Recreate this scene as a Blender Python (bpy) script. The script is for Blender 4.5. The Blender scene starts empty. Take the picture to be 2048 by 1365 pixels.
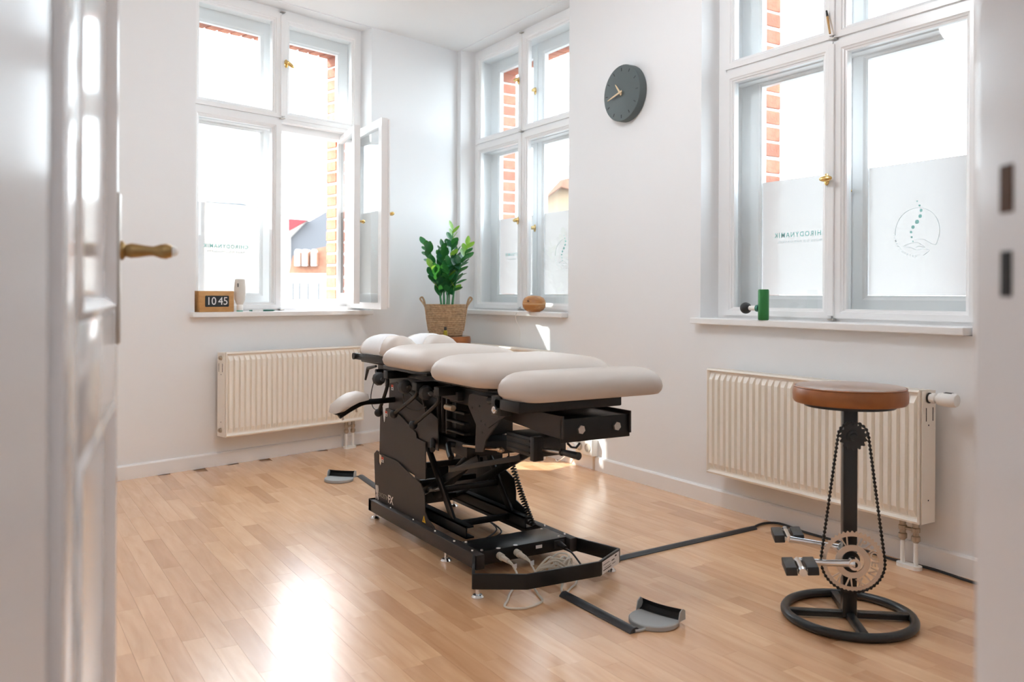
import bpy, bmesh, math, random
from mathutils import Matrix, Vector
R = random.Random(7)
PI = math.pi
sc = bpy.context.scene
col = sc.collection

# ------------------------------------------------------------------ camera
F, CXP, CYP, H = 1700.0, 1024.0, 589.18, 1.03          # focal length (px), principal point, lens height
A2, A1, ROLL = math.radians(31.98), math.radians(43.378), 0.004585
FW = Vector((math.sin(A2), math.cos(A2), 0)); R0 = Vector((math.cos(A2), -math.sin(A2), 0)); UP = Vector((0, 0, 1))
RT = R0 * math.cos(ROLL) + UP * math.sin(ROLL); UPR = -R0 * math.sin(ROLL) + UP * math.cos(ROLL)
CAM = Vector((0, 0, H))
cd = bpy.data.cameras.new('camera'); cam = bpy.data.objects.new('camera', cd); col.objects.link(cam)
cd.sensor_width = 36.0; cd.lens = F / 2048 * 36.0
cd.shift_x = 0.0; cd.shift_y = -(682.5 - CYP) / 2048
cd.clip_start = 0.05; cd.clip_end = 600
cam.matrix_world = Matrix(((RT.x, UPR.x, -FW.x, 0), (RT.y, UPR.y, -FW.y, 0), (RT.z, UPR.z, -FW.z, H), (0, 0, 0, 1)))
cd.dof.use_dof = True; cd.dof.focus_distance = 3.7; cd.dof.aperture_fstop = 3.4
sc.camera = cam

# ------------------------------------------------------------------ light
world = bpy.data.worlds.new('sky'); sc.world = world; world.use_nodes = True
wn = world.node_tree.nodes; bg = wn['Background']
SKY = 6.0
wtc = wn.new('ShaderNodeTexCoord'); wsep = wn.new('ShaderNodeSeparateXYZ'); wr = wn.new('ShaderNodeValToRGB')
world.node_tree.links.new(wtc.outputs['Generated'], wsep.inputs[0])
world.node_tree.links.new(wsep.outputs['Z'], wr.inputs[0])
wr.color_ramp.elements[0].position = 0.0; wr.color_ramp.elements[0].color = (0.92, 0.965, 1.0, 1)
wr.color_ramp.elements[1].position = 0.9; wr.color_ramp.elements[1].color = (0.76, 0.88, 1.0, 1)
world.node_tree.links.new(wr.outputs[0], bg.inputs['Color']); bg.inputs['Strength'].default_value = SKY
SUN = Vector((1.0, -0.85, -1.25)).normalized()
sl = bpy.data.lights.new('sun', 'SUN'); sl.energy = 7.0; sl.angle = 0.009; sl.color = (1.0, 0.93, 0.84)
so = bpy.data.objects.new('sun', sl); col.objects.link(so); so.rotation_euler = SUN.to_track_quat('-Z', 'Y').to_euler()
so.location = (-6, 12, 12)
vs = sc.view_settings
vs.view_transform = 'Standard'; vs.look = 'None'; vs.gamma = 1.0; vs.use_curve_mapping = False; vs.exposure = 0.78
sc.cycles.max_bounces = 11; sc.cycles.diffuse_bounces = 7; sc.cycles.glossy_bounces = 4
sc.cycles.transmission_bounces = 6; sc.cycles.transparent_max_bounces = 20
sc.cycles.caustics_reflective = False; sc.cycles.caustics_refractive = False
sc.cycles.sample_clamp_indirect = 6.0; sc.cycles.use_denoising = True
sc.cycles.use_adaptive_sampling = True; sc.cycles.adaptive_threshold = 0.02

# ------------------------------------------------------------------ pixel -> place
def ray(x, y): return FW + RT * ((x - CXP) / F) - UPR * ((y - CYP) / F)
def fl(x, y, z=0.0):
    d = ray(x, y); return CAM + d * ((z - H) / d.z)
def onx(x, y, X):
    d = ray(x, y); return CAM + d * (X / d.x)
def ony(x, y, Y):
    d = ray(x, y); return CAM + d * (Y / d.y)

XW = 3.07; DL = 4.756; CEIL = 2.878
U1 = Vector((math.sin(A1 + A2), math.cos(A1 + A2), 0)); O1 = Vector((-U1.y, U1.x, 0))
def frame(u, o, org): return Matrix(((u.x, o.x, 0, org.x), (u.y, o.y, 0, org.y), (0, 0, 1, org.z), (0, 0, 0, 1)))
ML = frame(U1, O1, O1 * DL)                                   # left wall: (s along, o outwards, z)
MR = frame(Vector((0, -1, 0)), Vector((1, 0, 0)), Vector((XW, 0, 0)))   # right wall: (a = -Y, o outwards, z)
MC = frame(R0, FW, Vector((0, 0, 0)))                         # doorway: (across, away from lens, z)
I4 = Matrix.Identity(4)

# ------------------------------------------------------------------ materials
MATS = {}
def mat(name, color, rough=0.5, metal=0.0, spec=0.5, noise=None, bump=None, coat=0.0, trans=None, rand=None, wood=None, speck=None):
    if name in MATS: return MATS[name]
    m = bpy.data.materials.new(name); m.use_nodes = True
    nt = m.node_tree; p = nt.nodes['Principled BSDF']; L = nt.links
    c = (*color, 1)
    p.inputs['Base Color'].default_value = c; p.inputs['Roughness'].default_value = rough
    p.inputs['Metallic'].default_value = metal; p.inputs['Specular IOR Level'].default_value = spec
    p.inputs['Coat Weight'].default_value = coat; p.inputs['Coat Roughness'].default_value = 0.08
    tc = nt.nodes.new('ShaderNodeTexCoord'); src = None
    def mix(fac, a, b):
        n = nt.nodes.new('ShaderNodeMix'); n.data_type = 'RGBA'
        L.new(fac, n.inputs['Factor'])
        for s, v in ((n.inputs[6], a), (n.inputs[7], b)):
            if hasattr(v, 'links'): L.new(v, s)
            else: s.default_value = (*v, 1)
        return n.outputs[2]
    if noise:                                                # (scale, other colour[, stretch])
        n = nt.nodes.new('ShaderNodeTexNoise'); n.inputs['Scale'].default_value = noise[0]; n.inputs['Detail'].default_value = 4
        mp = nt.nodes.new('ShaderNodeMapping'); L.new(tc.outputs['Object'], mp.inputs[0]); L.new(mp.outputs[0], n.inputs['Vector'])
        if len(noise) > 2: mp.inputs['Scale'].default_value = noise[2]
        r = nt.nodes.new('ShaderNodeValToRGB'); r.color_ramp.elements[0].position = .35; r.color_ramp.elements[1].position = .7
        L.new(n.outputs['Fac'], r.inputs[0]); src = mix(r.outputs[0], color, noise[1])
    if wood:                                                 # (light, dark, stretch)
        n = nt.nodes.new('ShaderNodeTexNoise'); n.inputs['Scale'].default_value = 1.0; n.inputs['Detail'].default_value = 6; n.inputs['Distortion'].default_value = 1.2
        mp = nt.nodes.new('ShaderNodeMapping'); L.new(tc.outputs['Object'], mp.inputs[0]); L.new(mp.outputs[0], n.inputs['Vector'])
        mp.inputs['Scale'].default_value = wood[2]
        r = nt.nodes.new('ShaderNodeValToRGB'); r.color_ramp.elements[0].position = .3; r.color_ramp.elements[1].position = .72
        L.new(n.outputs['Fac'], r.inputs[0]); src = mix(r.outputs[0], wood[0], wood[1])
    if speck:                                                # (scale, colour)
        n = nt.nodes.new('ShaderNodeTexNoise'); n.inputs['Scale'].default_value = speck[0]; n.inputs['Detail'].default_value = 1
        L.new(tc.outputs['Object'], n.inputs['Vector'])
        r = nt.nodes.new('ShaderNodeValToRGB'); r.color_ramp.elements[0].position = .55; r.color_ramp.elements[1].position = .75
        L.new(n.outputs['Fac'], r.inputs[0]); src = mix(r.outputs[0], color, speck[1])
    if rand:                                                 # per-object tone (hue shift, value range)
        oi = nt.nodes.new('ShaderNodeObjectInfo'); r = nt.nodes.new('ShaderNodeValToRGB')
        while len(r.color_ramp.elements) < len(rand): r.color_ramp.elements.new(0.5)
        for k, e in enumerate(r.color_ramp.elements): e.position = k / (len(rand) - 1); e.color = (*rand[k], 1)
        L.new(oi.outputs['Random'], r.inputs[0])
        if src:
            n = nt.nodes.new('ShaderNodeMix'); n.data_type = 'RGBA'; n.blend_type = 'MULTIPLY'; n.inputs['Factor'].default_value = 1
            L.new(src, n.inputs[6]); L.new(r.outputs[0], n.inputs[7]); src = n.outputs[2]
        else: src = r.outputs[0]
    if src: L.new(src, p.inputs['Base Color'])
    if bump:                                                 # (scale, strength, distance)
        n = nt.nodes.new('ShaderNodeTexNoise'); n.inputs['Scale'].default_value = bump[0]; n.inputs['Detail'].default_value = 3
        L.new(tc.outputs['Object'], n.inputs['Vector'])
        b = nt.nodes.new('ShaderNodeBump'); b.inputs['Strength'].default_value = bump[1]; b.inputs['Distance'].default_value = bump[2]
        L.new(n.outputs['Fac'], b.inputs['Height']); L.new(b.outputs[0], p.inputs['Normal'])
    if trans:
        p.inputs['Subsurface Weight'].default_value = 0
        t = nt.nodes.new('ShaderNodeBsdfTranslucent'); t.inputs[0].default_value = (*trans[1], 1)
        mx = nt.nodes.new('ShaderNodeMixShader'); mx.inputs[0].default_value = trans[0]
        L.new(p.outputs[0], mx.inputs[1]); L.new(t.outputs[0], mx.inputs[2]); L.new(mx.outputs[0], nt.nodes['Material Output'].inputs[0])
    MATS[name] = m; return m

WALL = mat('wall_paint', (0.835, 0.84, 0.848), 0.75, spec=0.25, bump=(220, 0.12, 0.002))
CEILM = mat('ceiling_paint', (0.86, 0.86, 0.86), 0.85, spec=0.2)
TRIM = mat('white_gloss_trim', (0.86, 0.855, 0.85), 0.35, spec=0.5)
SASHM = mat('window_enamel', (0.87, 0.87, 0.87), 0.28, spec=0.5)
DOORM = mat('door_enamel', (0.78, 0.775, 0.79), 0.16, spec=0.6, coat=0.4)
RADM = mat('radiator_enamel', (0.90, 0.85, 0.77), 0.35)
BRASS = mat('brass', (0.80, 0.56, 0.22), 0.22, 1.0)
OLDBR = mat('aged_brass', (0.42, 0.28, 0.12), 0.38, 1.0, noise=(30, (0.30, 0.20, 0.09)))
CHROME = mat('chrome', (0.78, 0.78, 0.78), 0.16, 1.0)
STEEL = mat('brushed_steel', (0.60, 0.57, 0.53), 0.32, 1.0)
COPPERY = mat('valve_metal', (0.50, 0.42, 0.33), 0.35, 1.0)
POW = mat('brown_black_powder_coat', (0.022, 0.017, 0.0155), 0.5, spec=0.5, speck=(900, (0.055, 0.046, 0.042)), bump=(900, 0.25, 0.001))
BLK = mat('satin_black', (0.006, 0.0065, 0.007), 0.36, spec=0.4)
BLKP = mat('black_plastic', (0.018, 0.019, 0.021), 0.45)
GREYK = mat('dark_grey_rubber', (0.045, 0.047, 0.05), 0.55)
CUSH = mat('greige_vinyl', (0.585, 0.515, 0.46), 0.5, spec=0.35, bump=(500, 0.08, 0.001))
PAPER = mat('white_tissue', (0.84, 0.84, 0.85), 0.8, bump=(40, 0.3, 0.004))
LEATH = mat('cognac_leather', (0.34, 0.120, 0.034), 0.36, noise=(14, (0.25, 0.083, 0.022)), bump=(300, 0.15, 0.001))
LEATH2 = mat('cognac_leather_top', (0.30, 0.115, 0.038), 0.2, spec=0.8, coat=0.6, noise=(10, (0.26, 0.095, 0.03)))
RUSTW = mat('stool_frame_black', (0.013, 0.015, 0.016), 0.32)
RINGM = mat('chainring_alloy', (0.66, 0.58, 0.50), 0.34, 1.0)
CREAMP = mat('cream_cable', (0.66, 0.60, 0.50), 0.5)
WHITEP = mat('white_plastic', (0.86, 0.85, 0.82), 0.35)
GREYP = mat('grey_pedal_plastic', (0.36, 0.37, 0.37), 0.5)
LABELW = mat('label_white', (0.75, 0.74, 0.74), 0.6)
LABELR = mat('label_red', (0.55, 0.07, 0.04), 0.6)
INK = mat('ink_black', (0.02, 0.02, 0.02), 0.6)
YELL = mat('label_yellow', (0.85, 0.50, 0.02), 0.5)
LOGO = mat('logo_white', (0.80, 0.74, 0.70), 0.5)
LOGO2 = mat('logo_outline', (0.30, 0.26, 0.22), 0.5)
TEAL = mat('teal_print', (0.34, 0.72, 0.68), 0.6)
TEALG = mat('grey_print', (0.60, 0.67, 0.68), 0.6)
CLOCKM = mat('clock_slate', (0.085, 0.105, 0.107), 0.55, bump=(200, 0.1, 0.001))
OAK = mat('pale_oak_hands', (0.72, 0.55, 0.34), 0.5)
FLIPW = mat('oak_case', (0.58, 0.32, 0.12), 0.5, wood=((0.60, 0.33, 0.12), (0.47, 0.24, 0.08), (6, 40, 40)))
WOODD = mat('carved_wood', (0.48, 0.22, 0.07), 0.4, wood=((0.58, 0.29, 0.10), (0.34, 0.13, 0.04), (12, 12, 50)))
SCREEN = mat('flip_cards', (0.015, 0.02, 0.022), 0.4)
BOTT = mat('lotion_bottle', (0.70, 0.67, 0.62), 0.35)
GREEN = mat('metallic_green', (0.03, 0.20, 0.05), 0.35, 0.3)
DGREEN = mat('green_plastic', (0.02, 0.16, 0.11), 0.4)
AMBER = mat('olive_label', (0.35, 0.30, 0.03), 0.35)
BASK = mat('woven_seagrass', (0.54, 0.39, 0.24), 0.8, noise=(60, (0.34, 0.23, 0.13)), bump=(120, 0.6, 0.004))
SOIL = mat('soil', (0.05, 0.035, 0.025), 0.9, bump=(80, 0.8, 0.01))
LEAF = mat('glossy_leaf', (0.025, 0.17, 0.075), 0.32, rand=((0.010, 0.075, 0.040), (0.014, 0.115, 0.050), (0.028, 0.17, 0.06), (0.012, 0.09, 0.045)), trans=(0.22, (0.10, 0.42, 0.06)))
LEAFY = mat('young_leaf', (0.20, 0.42, 0.06), 0.35, trans=(0.35, (0.40, 0.70, 0.08)))
STEMM = mat('plant_stem', (0.05, 0.25, 0.10), 0.4)
BRICK = mat('red_brick', (0.42, 0.13, 0.075), 0.85, noise=(18, (0.55, 0.22, 0.13)), bump=(90, 0.5, 0.004), rand=((0.75, 0.72, 0.7), (1.0, 1.0, 1.0), (1.15, 1.05, 1.0)))
MORT = mat('mortar', (0.72, 0.69, 0.66), 0.9)
PLANKR = ((0.93, 0.89, 0.86), (1.0, 1.0, 1.0), (1.07, 1.09, 1.11), (0.97, 0.95, 0.93), (1.03, 1.02, 1.0), (0.84, 0.76, 0.70), (1.0, 0.98, 0.97))
def wood_floor(name, island):
    m = mat(name, (0.6, 0.36, 0.18), 0.27, spec=0.5, wood=((0.60, 0.355, 0.185), (0.50, 0.275, 0.130), (22, 3.0, 22)), rand=PLANKR if not island else None)
    return m
PLANK = wood_floor('beech_laminate', False)
FSUB = mat('floor_joint', (0.36, 0.20, 0.10), 0.5)
GROUND = mat('street', (0.16, 0.155, 0.15), 0.9)
ROOFG = mat('slate_roof', (0.10, 0.105, 0.115), 0.8)
ROOFR = mat('clay_roof', (0.26, 0.125, 0.075), 0.8, noise=(2, (0.20, 0.09, 0.055)))
FACW = mat('white_facade', (0.55, 0.53, 0.50), 0.9)
FACR = mat('red_gable', (0.20, 0.03, 0.035), 0.9)
FACO = mat('ochre_facade', (0.32, 0.22, 0.14), 0.9)
PANED = mat('far_window', (0.06, 0.065, 0.07), 0.3)
GLOBE = mat('opal_glass', (0.82, 0.82, 0.82), 0.25)

def glass_mat():
    m = bpy.data.materials.new('window_glass'); m.use_nodes = True; nt = m.node_tree; nt.nodes.clear(); L = nt.links
    o = nt.nodes.new('ShaderNodeOutputMaterial'); t = nt.nodes.new('ShaderNodeBsdfTransparent'); g = nt.nodes.new('ShaderNodeBsdfGlossy')
    t.inputs[0].default_value = (0.965, 0.985, 0.99, 1); g.inputs['Roughness'].default_value = 0.02
    lw = nt.nodes.new('ShaderNodeLayerWeight'); lw.inputs[0].default_value = 0.5                 # Schlick reflectance, same from both sides
    pw = nt.nodes.new('ShaderNodeMath'); pw.operation = 'POWER'; L.new(lw.outputs['Facing'], pw.inputs[0]); pw.inputs[1].default_value = 5
    fr = nt.nodes.new('ShaderNodeMath'); fr.operation = 'MULTIPLY_ADD'; L.new(pw.outputs[0], fr.inputs[0]); fr.inputs[1].default_value = 0.6; fr.inputs[2].default_value = 0.035
    mx = nt.nodes.new('ShaderNodeMixShader'); L.new(fr.outputs[0], mx.inputs[0]); L.new(t.outputs[0], mx.inputs[1]); L.new(g.outputs[0], mx.inputs[2]); L.new(mx.outputs[0], o.inputs[0])
    return m
GLASS = glass_mat()
def film_mat():
    m = bpy.data.materials.new('frosted_film'); m.use_nodes = True; nt = m.node_tree; nt.nodes.clear(); L = nt.links
    o = nt.nodes.new('ShaderNodeOutputMaterial'); t = nt.nodes.new('ShaderNodeBsdfTransparent'); g = nt.nodes.new('ShaderNodeBsdfTranslucent')
    t.inputs[0].default_value = (0.95, 0.97, 1.0, 1); g.inputs[0].default_value = (0.415, 0.385, 0.365, 1)
    mx = nt.nodes.new('ShaderNodeMixShader'); mx.inputs[0].default_value = 0.90
    L.new(t.outputs[0], mx.inputs[1]); L.new(g.outputs[0], mx.inputs[2]); L.new(mx.outputs[0], o.inputs[0])
    return m
FILM = film_mat()

# ------------------------------------------------------------------ lettering meshes (made once, before anything else)
TXT = {}
def text_mesh(key, s, spacing=1.0, bold=0.0):
    c = bpy.data.curves.new('t', 'FONT'); c.body = s; c.size = 1.0; c.align_x = 'CENTER'; c.align_y = 'CENTER'; c.space_character = spacing; c.offset = bold
    c.resolution_u = 3
    o = bpy.data.objects.new('t', c); col.objects.link(o)
    dg = bpy.context.evaluated_depsgraph_get(); me = bpy.data.meshes.new_from_object(o.evaluated_get(dg))
    TXT[key] = ([v.co.copy() for v in me.vertices], [tuple(p.vertices) for p in me.polygons])
    bpy.data.objects.remove(o); bpy.data.curves.remove(c); bpy.data.meshes.remove(me)
text_mesh('name', 'CHIRODYNAMIK', 1.3, 0.018); text_mesh('sub', 'PRAXIS FÜR CHIROPRAKTIK', 1.3, 0.012)
text_mesh('10', '10', 0.95); text_mesh('45', '45', 0.95); text_mesh('FX', 'FX', 0.9, 0.02); text_mesh('model', 'AXOSTIM', 0.9)
for ch in set('CHIRODYNAMIKPHOENIX12AB'): text_mesh('c' + ch, ch, 1.0, 0.008)

# ------------------------------------------------------------------ mesh helpers
def T(x, y, z): return Matrix.Translation((x, y, z))
def RZ(a): return Matrix.Rotation(a, 4, 'Z')
def RX(a): return Matrix.Rotation(a, 4, 'X')
def RY(a): return Matrix.Rotation(a, 4, 'Y')
def nb(): return bmesh.new()
def addf(bm, pts, faces, M=I4):
    vs_ = [bm.verts.new(M @ Vector(p)) for p in pts]
    for f in faces:
        try: bm.faces.new([vs_[i] for i in f])
        except ValueError: pass
    return vs_
BOXF = ((0, 3, 2, 1), (4, 5, 6, 7), (0, 1, 5, 4), (1, 2, 6, 5), (2, 3, 7, 6), (3, 0, 4, 7))
def box(bm, x0, x1, y0, y1, z0, z1, M=I4, bev=0.0):
    if bev <= 0:
        return addf(bm, [(x0, y0, z0), (x1, y0, z0), (x1, y1, z0), (x0, y1, z0), (x0, y0, z1), (x1, y0, z1), (x1, y1, z1), (x0, y1, z1)], BOXF, M)
    t = nb(); addf(t, [(x0, y0, z0), (x1, y0, z0), (x1, y1, z0), (x0, y1, z0), (x0, y0, z1), (x1, y0, z1), (x1, y1, z1), (x0, y1, z1)], BOXF)
    bmesh.ops.bevel(t, geom=t.edges[:], offset=bev, segments=2, affect='EDGES', profile=0.5)
    merge(bm, t, M)
def merge(bm, t, M=I4):
    t.verts.index_update(); vs_ = [bm.verts.new(M @ v.co) for v in t.verts]
    for f in t.faces:
        try: bm.faces.new([vs_[v.index] for v in f.verts])
        except ValueError: pass
    t.free()
def prism(bm, poly, d0, d1, M=I4):
    """poly in local xy, extruded along local z from d0 to d1"""
    n = len(poly); pts = [(x, y, d0) for x, y in poly] + [(x, y, d1) for x, y in poly]
    fs = [tuple(range(n))[::-1], tuple(range(n, 2 * n))] + [(i, (i + 1) % n, n + (i + 1) % n, n + i) for i in range(n)]
    addf(bm, pts, fs, M)
MYZ = Matrix(((0, 0, 1, 0), (1, 0, 0, 0), (0, 1, 0, 0), (0, 0, 0, 1)))      # (y,z) polygons extruded along world x
def cyl(bm, p0, p1, r0, r1=None, n=16, M=I4):
    p0, p1 = Vector(p0), Vector(p1); r1 = r0 if r1 is None else r1
    d = (p1 - p0).normalized(); a = d.orthogonal().normalized(); b = d.cross(a)
    pts = []
    for p, r in ((p0, r0), (p1, r1)):
        for i in range(n):
            t = 2 * PI * i / n; pts.append(p + a * (r * math.cos(t)) + b * (r * math.sin(t)))
    addf(bm, pts, [tuple(range(n))[::-1], tuple(range(n, 2 * n))] + [(i, (i + 1) % n, n + (i + 1) % n, n + i) for i in range(n)], M)
def tube(bm, pts, r, n=8, M=I4, closed=False, radii=None):
    P = [Vector(p) for p in pts]; m = len(P); V = []
    prev = None
    for i in range(m):
        if closed: d = P[(i + 1) % m] - P[i - 1]
        else: d = P[min(i + 1, m - 1)] - P[max(i - 1, 0)]
        d = d.normalized() if d.length > 1e-9 else Vector((0, 0, 1))
        a = d.orthogonal().normalized() if prev is None else (prev - d * prev.dot(d)).normalized()
        prev = a; b = d.cross(a); rr = radii[i] if radii else r
        for k in range(n):
            t = 2 * PI * k / n; V.append(P[i] + a * (rr * math.cos(t)) + b * (rr * math.sin(t)))
    fs = []
    for i in range(m if closed else m - 1):
        j = (i + 1) % m
        for k in range(n): fs.append((i * n + k, i * n + (k + 1) % n, j * n + (k + 1) % n, j * n + k))
    if not closed: fs += [tuple(range(n))[::-1], tuple((m - 1) * n + k for k in range(n))]
    addf(bm, V, fs, M)
def spline(ctrl, n=8):
    """Catmull-Rom through control points"""
    P = [Vector(c) for c in ctrl]; P = [P[0] * 2 - P[1]] + P + [P[-1] * 2 - P[-2]]; out = []
    for i in range(1, len(P) - 2):
        for k in range(n):
            t = k / n; a, b, c, d = P[i - 1:i + 3]
            out.append(0.5 * ((2 * b) + (c - a) * t + (2 * a - 5 * b + 4 * c - d) * t * t + (3 * b - a - 3 * c + d) * t ** 3))
    return out + [P[-2]]
def lathe(bm, prof, n=24, M=I4):
    V = []; m = len(prof)
    for r, z in prof:
        for k in range(n):
            t = 2 * PI * k / n; V.append((r * math.cos(t), r * math.sin(t), z))
    fs = [(i * n + k, i * n + (k + 1) % n, (i + 1) * n + (k + 1) % n, (i + 1) * n + k) for i in range(m - 1) for k in range(n)]
    fs += [tuple(range(n))[::-1], tuple((m - 1) * n + k for k in range(n))]
    addf(bm, V, fs, M)
def ball(bm, c, r, n=14, M=I4, sc_=(1, 1, 1)):
    prof = [(max(r * math.sin(PI * i / n), r * 0.02), -r * math.cos(PI * i / n)) for i in range(n + 1)]
    lathe(bm, prof, n + 4, M @ Matrix.Translation(c) @ Matrix.Diagonal((*sc_, 1)))
def rrect(cx, cy, w, h, r, k=6):
    r = max(min(r, w / 2 - 1e-4, h / 2 - 1e-4), 1e-4); out = []
    for sx, sy, a0 in ((1, 1, 0), (-1, 1, PI / 2), (-1, -1, PI), (1, -1, 1.5 * PI)):
        for i in range(k + 1):
            a = a0 + PI / 2 * i / k; out.append((cx + sx * (w / 2 - r) + r * math.cos(a), cy + sy * (h / 2 - r) + r * math.sin(a)))
    return out
def puff(bm, x0, x1, y0, y1, z0, z1, rp, prof, M=I4, k=6, taper=0.0):
    """cushion: rounded-rectangle outline stacked by prof = [(inset, height fraction)], closed by a crown"""
    w, h = x1 - x0, y1 - y0; cx, cy = (x0 + x1) / 2, (y0 + y1) / 2; V = []; n = 0
    for ins, f in prof:
        pts = rrect(cx, cy, w - 2 * ins, h - 2 * ins, max(rp - ins * 0.6, 0.01), k); n = len(pts)
        V += [(cx + (x - cx) * (1 - taper * (y - y0) / h), y, z0 + (z1 - z0) * f) for x, y in pts]
    m = len(prof)
    fs = [(i * n + q, i * n + (q + 1) % n, (i + 1) * n + (q + 1) % n, (i + 1) * n + q) for i in range(m - 1) for q in range(n)]
    fs += [tuple(range(n))[::-1], tuple((m - 1) * n + q for q in range(n))]
    addf(bm, V, fs, M)
CUSHP = [(0.035, 0.0), (0.016, 0.03), (0.005, 0.14), (0.0, 0.30), (0.004, 0.48), (0.016, 0.66), (0.034, 0.80), (0.058, 0.90), (0.09, 0.96), (0.13, 0.99), (0.17, 1.0)]
def loft_rect(bm, o_rect, i_rect, prof, M=I4):
    """sash or frame: profile points (t, o); t runs from the outer to the inner rectangle (a0, a1, z0, z1)"""
    V = []
    for t, o in prof:
        a0, a1, z0, z1 = [p + (q - p) * t for p, q in zip(o_rect, i_rect)]
        V += [(a0, o, z0), (a1, o, z0), (a1, o, z1), (a0, o, z1)]
    m = len(prof)
    fs = [(i * 4 + q, i * 4 + (q + 1) % 4, ((i + 1) % m) * 4 + (q + 1) % 4, ((i + 1) % m) * 4 + q) for i in range(m) for q in range(4)]
    addf(bm, V, fs, M)
def put_text(bm, key, size, M):
    V, Fs = TXT[key]; addf(bm, [(v.x * size, v.y * size, 0) for v in V], Fs, M)

# ------------------------------------------------------------------ object helpers
def obj(name, bm, m, parent=None, smooth=False, label=None):
    me = bpy.data.meshes.new(name)
    bmesh.ops.recalc_face_normals(bm, faces=bm.faces[:])
    bm.to_mesh(me); bm.free(); me.materials.append(m)
    if smooth:
        me.polygons.foreach_set('use_smooth', [True] * len(me.polygons))
        try: me.set_sharp_from_angle(angle=math.radians(38 if smooth is True else smooth))
        except AttributeError: pass
    o = bpy.data.objects.new(name, me); col.objects.link(o)
    if parent is not None: adopt(o, parent)
    if label: o['label'] = label
    return o
WM = {}
def adopt(o, parent):
    o.parent = parent; o.matrix_parent_inverse = WM.get(parent.name, I4).inverted()
def thing(name, label, cat, loc, group=None):
    o = bpy.data.objects.new(name, None); col.objects.link(o); o.location = loc; o.empty_display_size = 0.05
    WM[o.name] = T(*loc); o['label'] = label; o['category'] = cat
    if group: o['group'] = group
    return o
def tag(o, label, cat, group=None):
    o['label'] = label; o['category'] = cat
    if group: o['group'] = group
    return o
def struct(o, label=None):
    o['kind'] = 'structure'
    if label: o['label'] = label
    return o
def sroot(name, loc, label=None):
    o = bpy.data.objects.new(name, None); col.objects.link(o); o.location = loc; o.empty_display_size = 0.05; WM[o.name] = T(*loc)
    return struct(o, label)

# ================================================================== SETTING
# ---- floor: strip laminate running along the right wall
def floor_mat(name, island):
    m = bpy.data.materials.new(name); m.use_nodes = True; nt = m.node_tree; L = nt.links; p = nt.nodes['Principled BSDF']
    p.inputs['Roughness'].default_value = 0.24; p.inputs['Specular IOR Level'].default_value = 1.0; p.inputs['Coat Weight'].default_value = 0.7; p.inputs['Coat Roughness'].default_value = 0.24
    geo = nt.nodes.new('ShaderNodeNewGeometry')
    rnd = geo.outputs['Random Per Island'] if island else nt.nodes.new('ShaderNodeObjectInfo').outputs['Random']
    mp = nt.nodes.new('ShaderNodeMapping'); L.new(geo.outputs['Position'], mp.inputs[0]); mp.inputs['Scale'].default_value = (26, 3.2, 1)
    w = nt.nodes.new('ShaderNodeMath'); w.operation = 'MULTIPLY'; L.new(rnd, w.inputs[0]); w.inputs[1].default_value = 60
    n = nt.nodes.new('ShaderNodeTexNoise'); n.noise_dimensions = '4D'; L.new(mp.outputs[0], n.inputs['Vector']); L.new(w.outputs[0], n.inputs['W'])
    n.inputs['Scale'].default_value = 1.0; n.inputs['Detail'].default_value = 5; n.inputs['Distortion'].default_value = 0.8
    r = nt.nodes.new('ShaderNodeValToRGB'); r.color_ramp.elements[0].position = .3; r.color_ramp.elements[1].position = .75
    r.color_ramp.elements[0].color = (0.86, 0.53, 0.305, 1); r.color_ramp.elements[1].color = (0.72, 0.405, 0.208, 1); L.new(n.outputs['Fac'], r.inputs[0])
    t = nt.nodes.new('ShaderNodeValToRGB'); cr = t.color_ramp; cr.interpolation = 'CONSTANT'
    while len(cr.elements) < len(PLANKR): cr.elements.new(0.5)
    for k, e in enumerate(cr.elements): e.position = k / len(PLANKR); e.color = (*PLANKR[k], 1)
    L.new(rnd, t.inputs[0])
    x = nt.nodes.new('ShaderNodeMix'); x.data_type = 'RGBA'; x.blend_type = 'MULTIPLY'; x.inputs['Factor'].default_value = 1
    L.new(r.outputs[0], x.inputs[6]); L.new(t.outputs[0], x.inputs[7]); L.new(x.outputs[2], p.inputs['Base Color'])
    return m
PLANK1 = floor_mat('beech_strip', False); PLANK2 = floor_mat('beech_strip_far', True)
bm = nb(); box(bm, -2.2, 3.35, -2.6, 6.1, -0.06, -0.0045)
floor = struct(obj('floor', bm, FSUB), 'warm beech strip laminate floor running parallel to the right wall')
PW, PL = 0.068, 0.42; cand = []
for i in range(int(4.4 / PW) + 1):
    x = XW + 0.02 - PW * (i + 0.5); off = R.random() * PL
    y = -1.8 - off
    while y < 5.95:
        yc = y + PL / 2
        if -(x * -O1.x) + yc * O1.y - DL < 0.28 or True:
            dv = Vector((x, yc, 0)) - CAM; d = dv.dot(FW)
            px = CXP + F * dv.dot(RT) / d if d > 0.3 else -9999; py = CYP + F * H / d if d > 0.3 else 9999
            inr = (x * O1.x + yc * O1.y) < DL + 0.1
            vis = d > 1.4 and 180 < px < 2010 and py < 1440 and inr
            cand.append((1.0 / (d * d * d) if vis else 0, x, yc, inr))
        y += PL
cand.sort(key=lambda c: -c[0])
g = 0.00022
bm = nb(); box(bm, -PW / 2 + g, PW / 2 - g, -PL / 2 + g, PL / 2 - g, -0.0045, 0.0)
me = bpy.data.meshes.new('plank'); bm.to_mesh(me); bm.free(); me.materials.append(PLANK1)
bm = nb()
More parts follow.
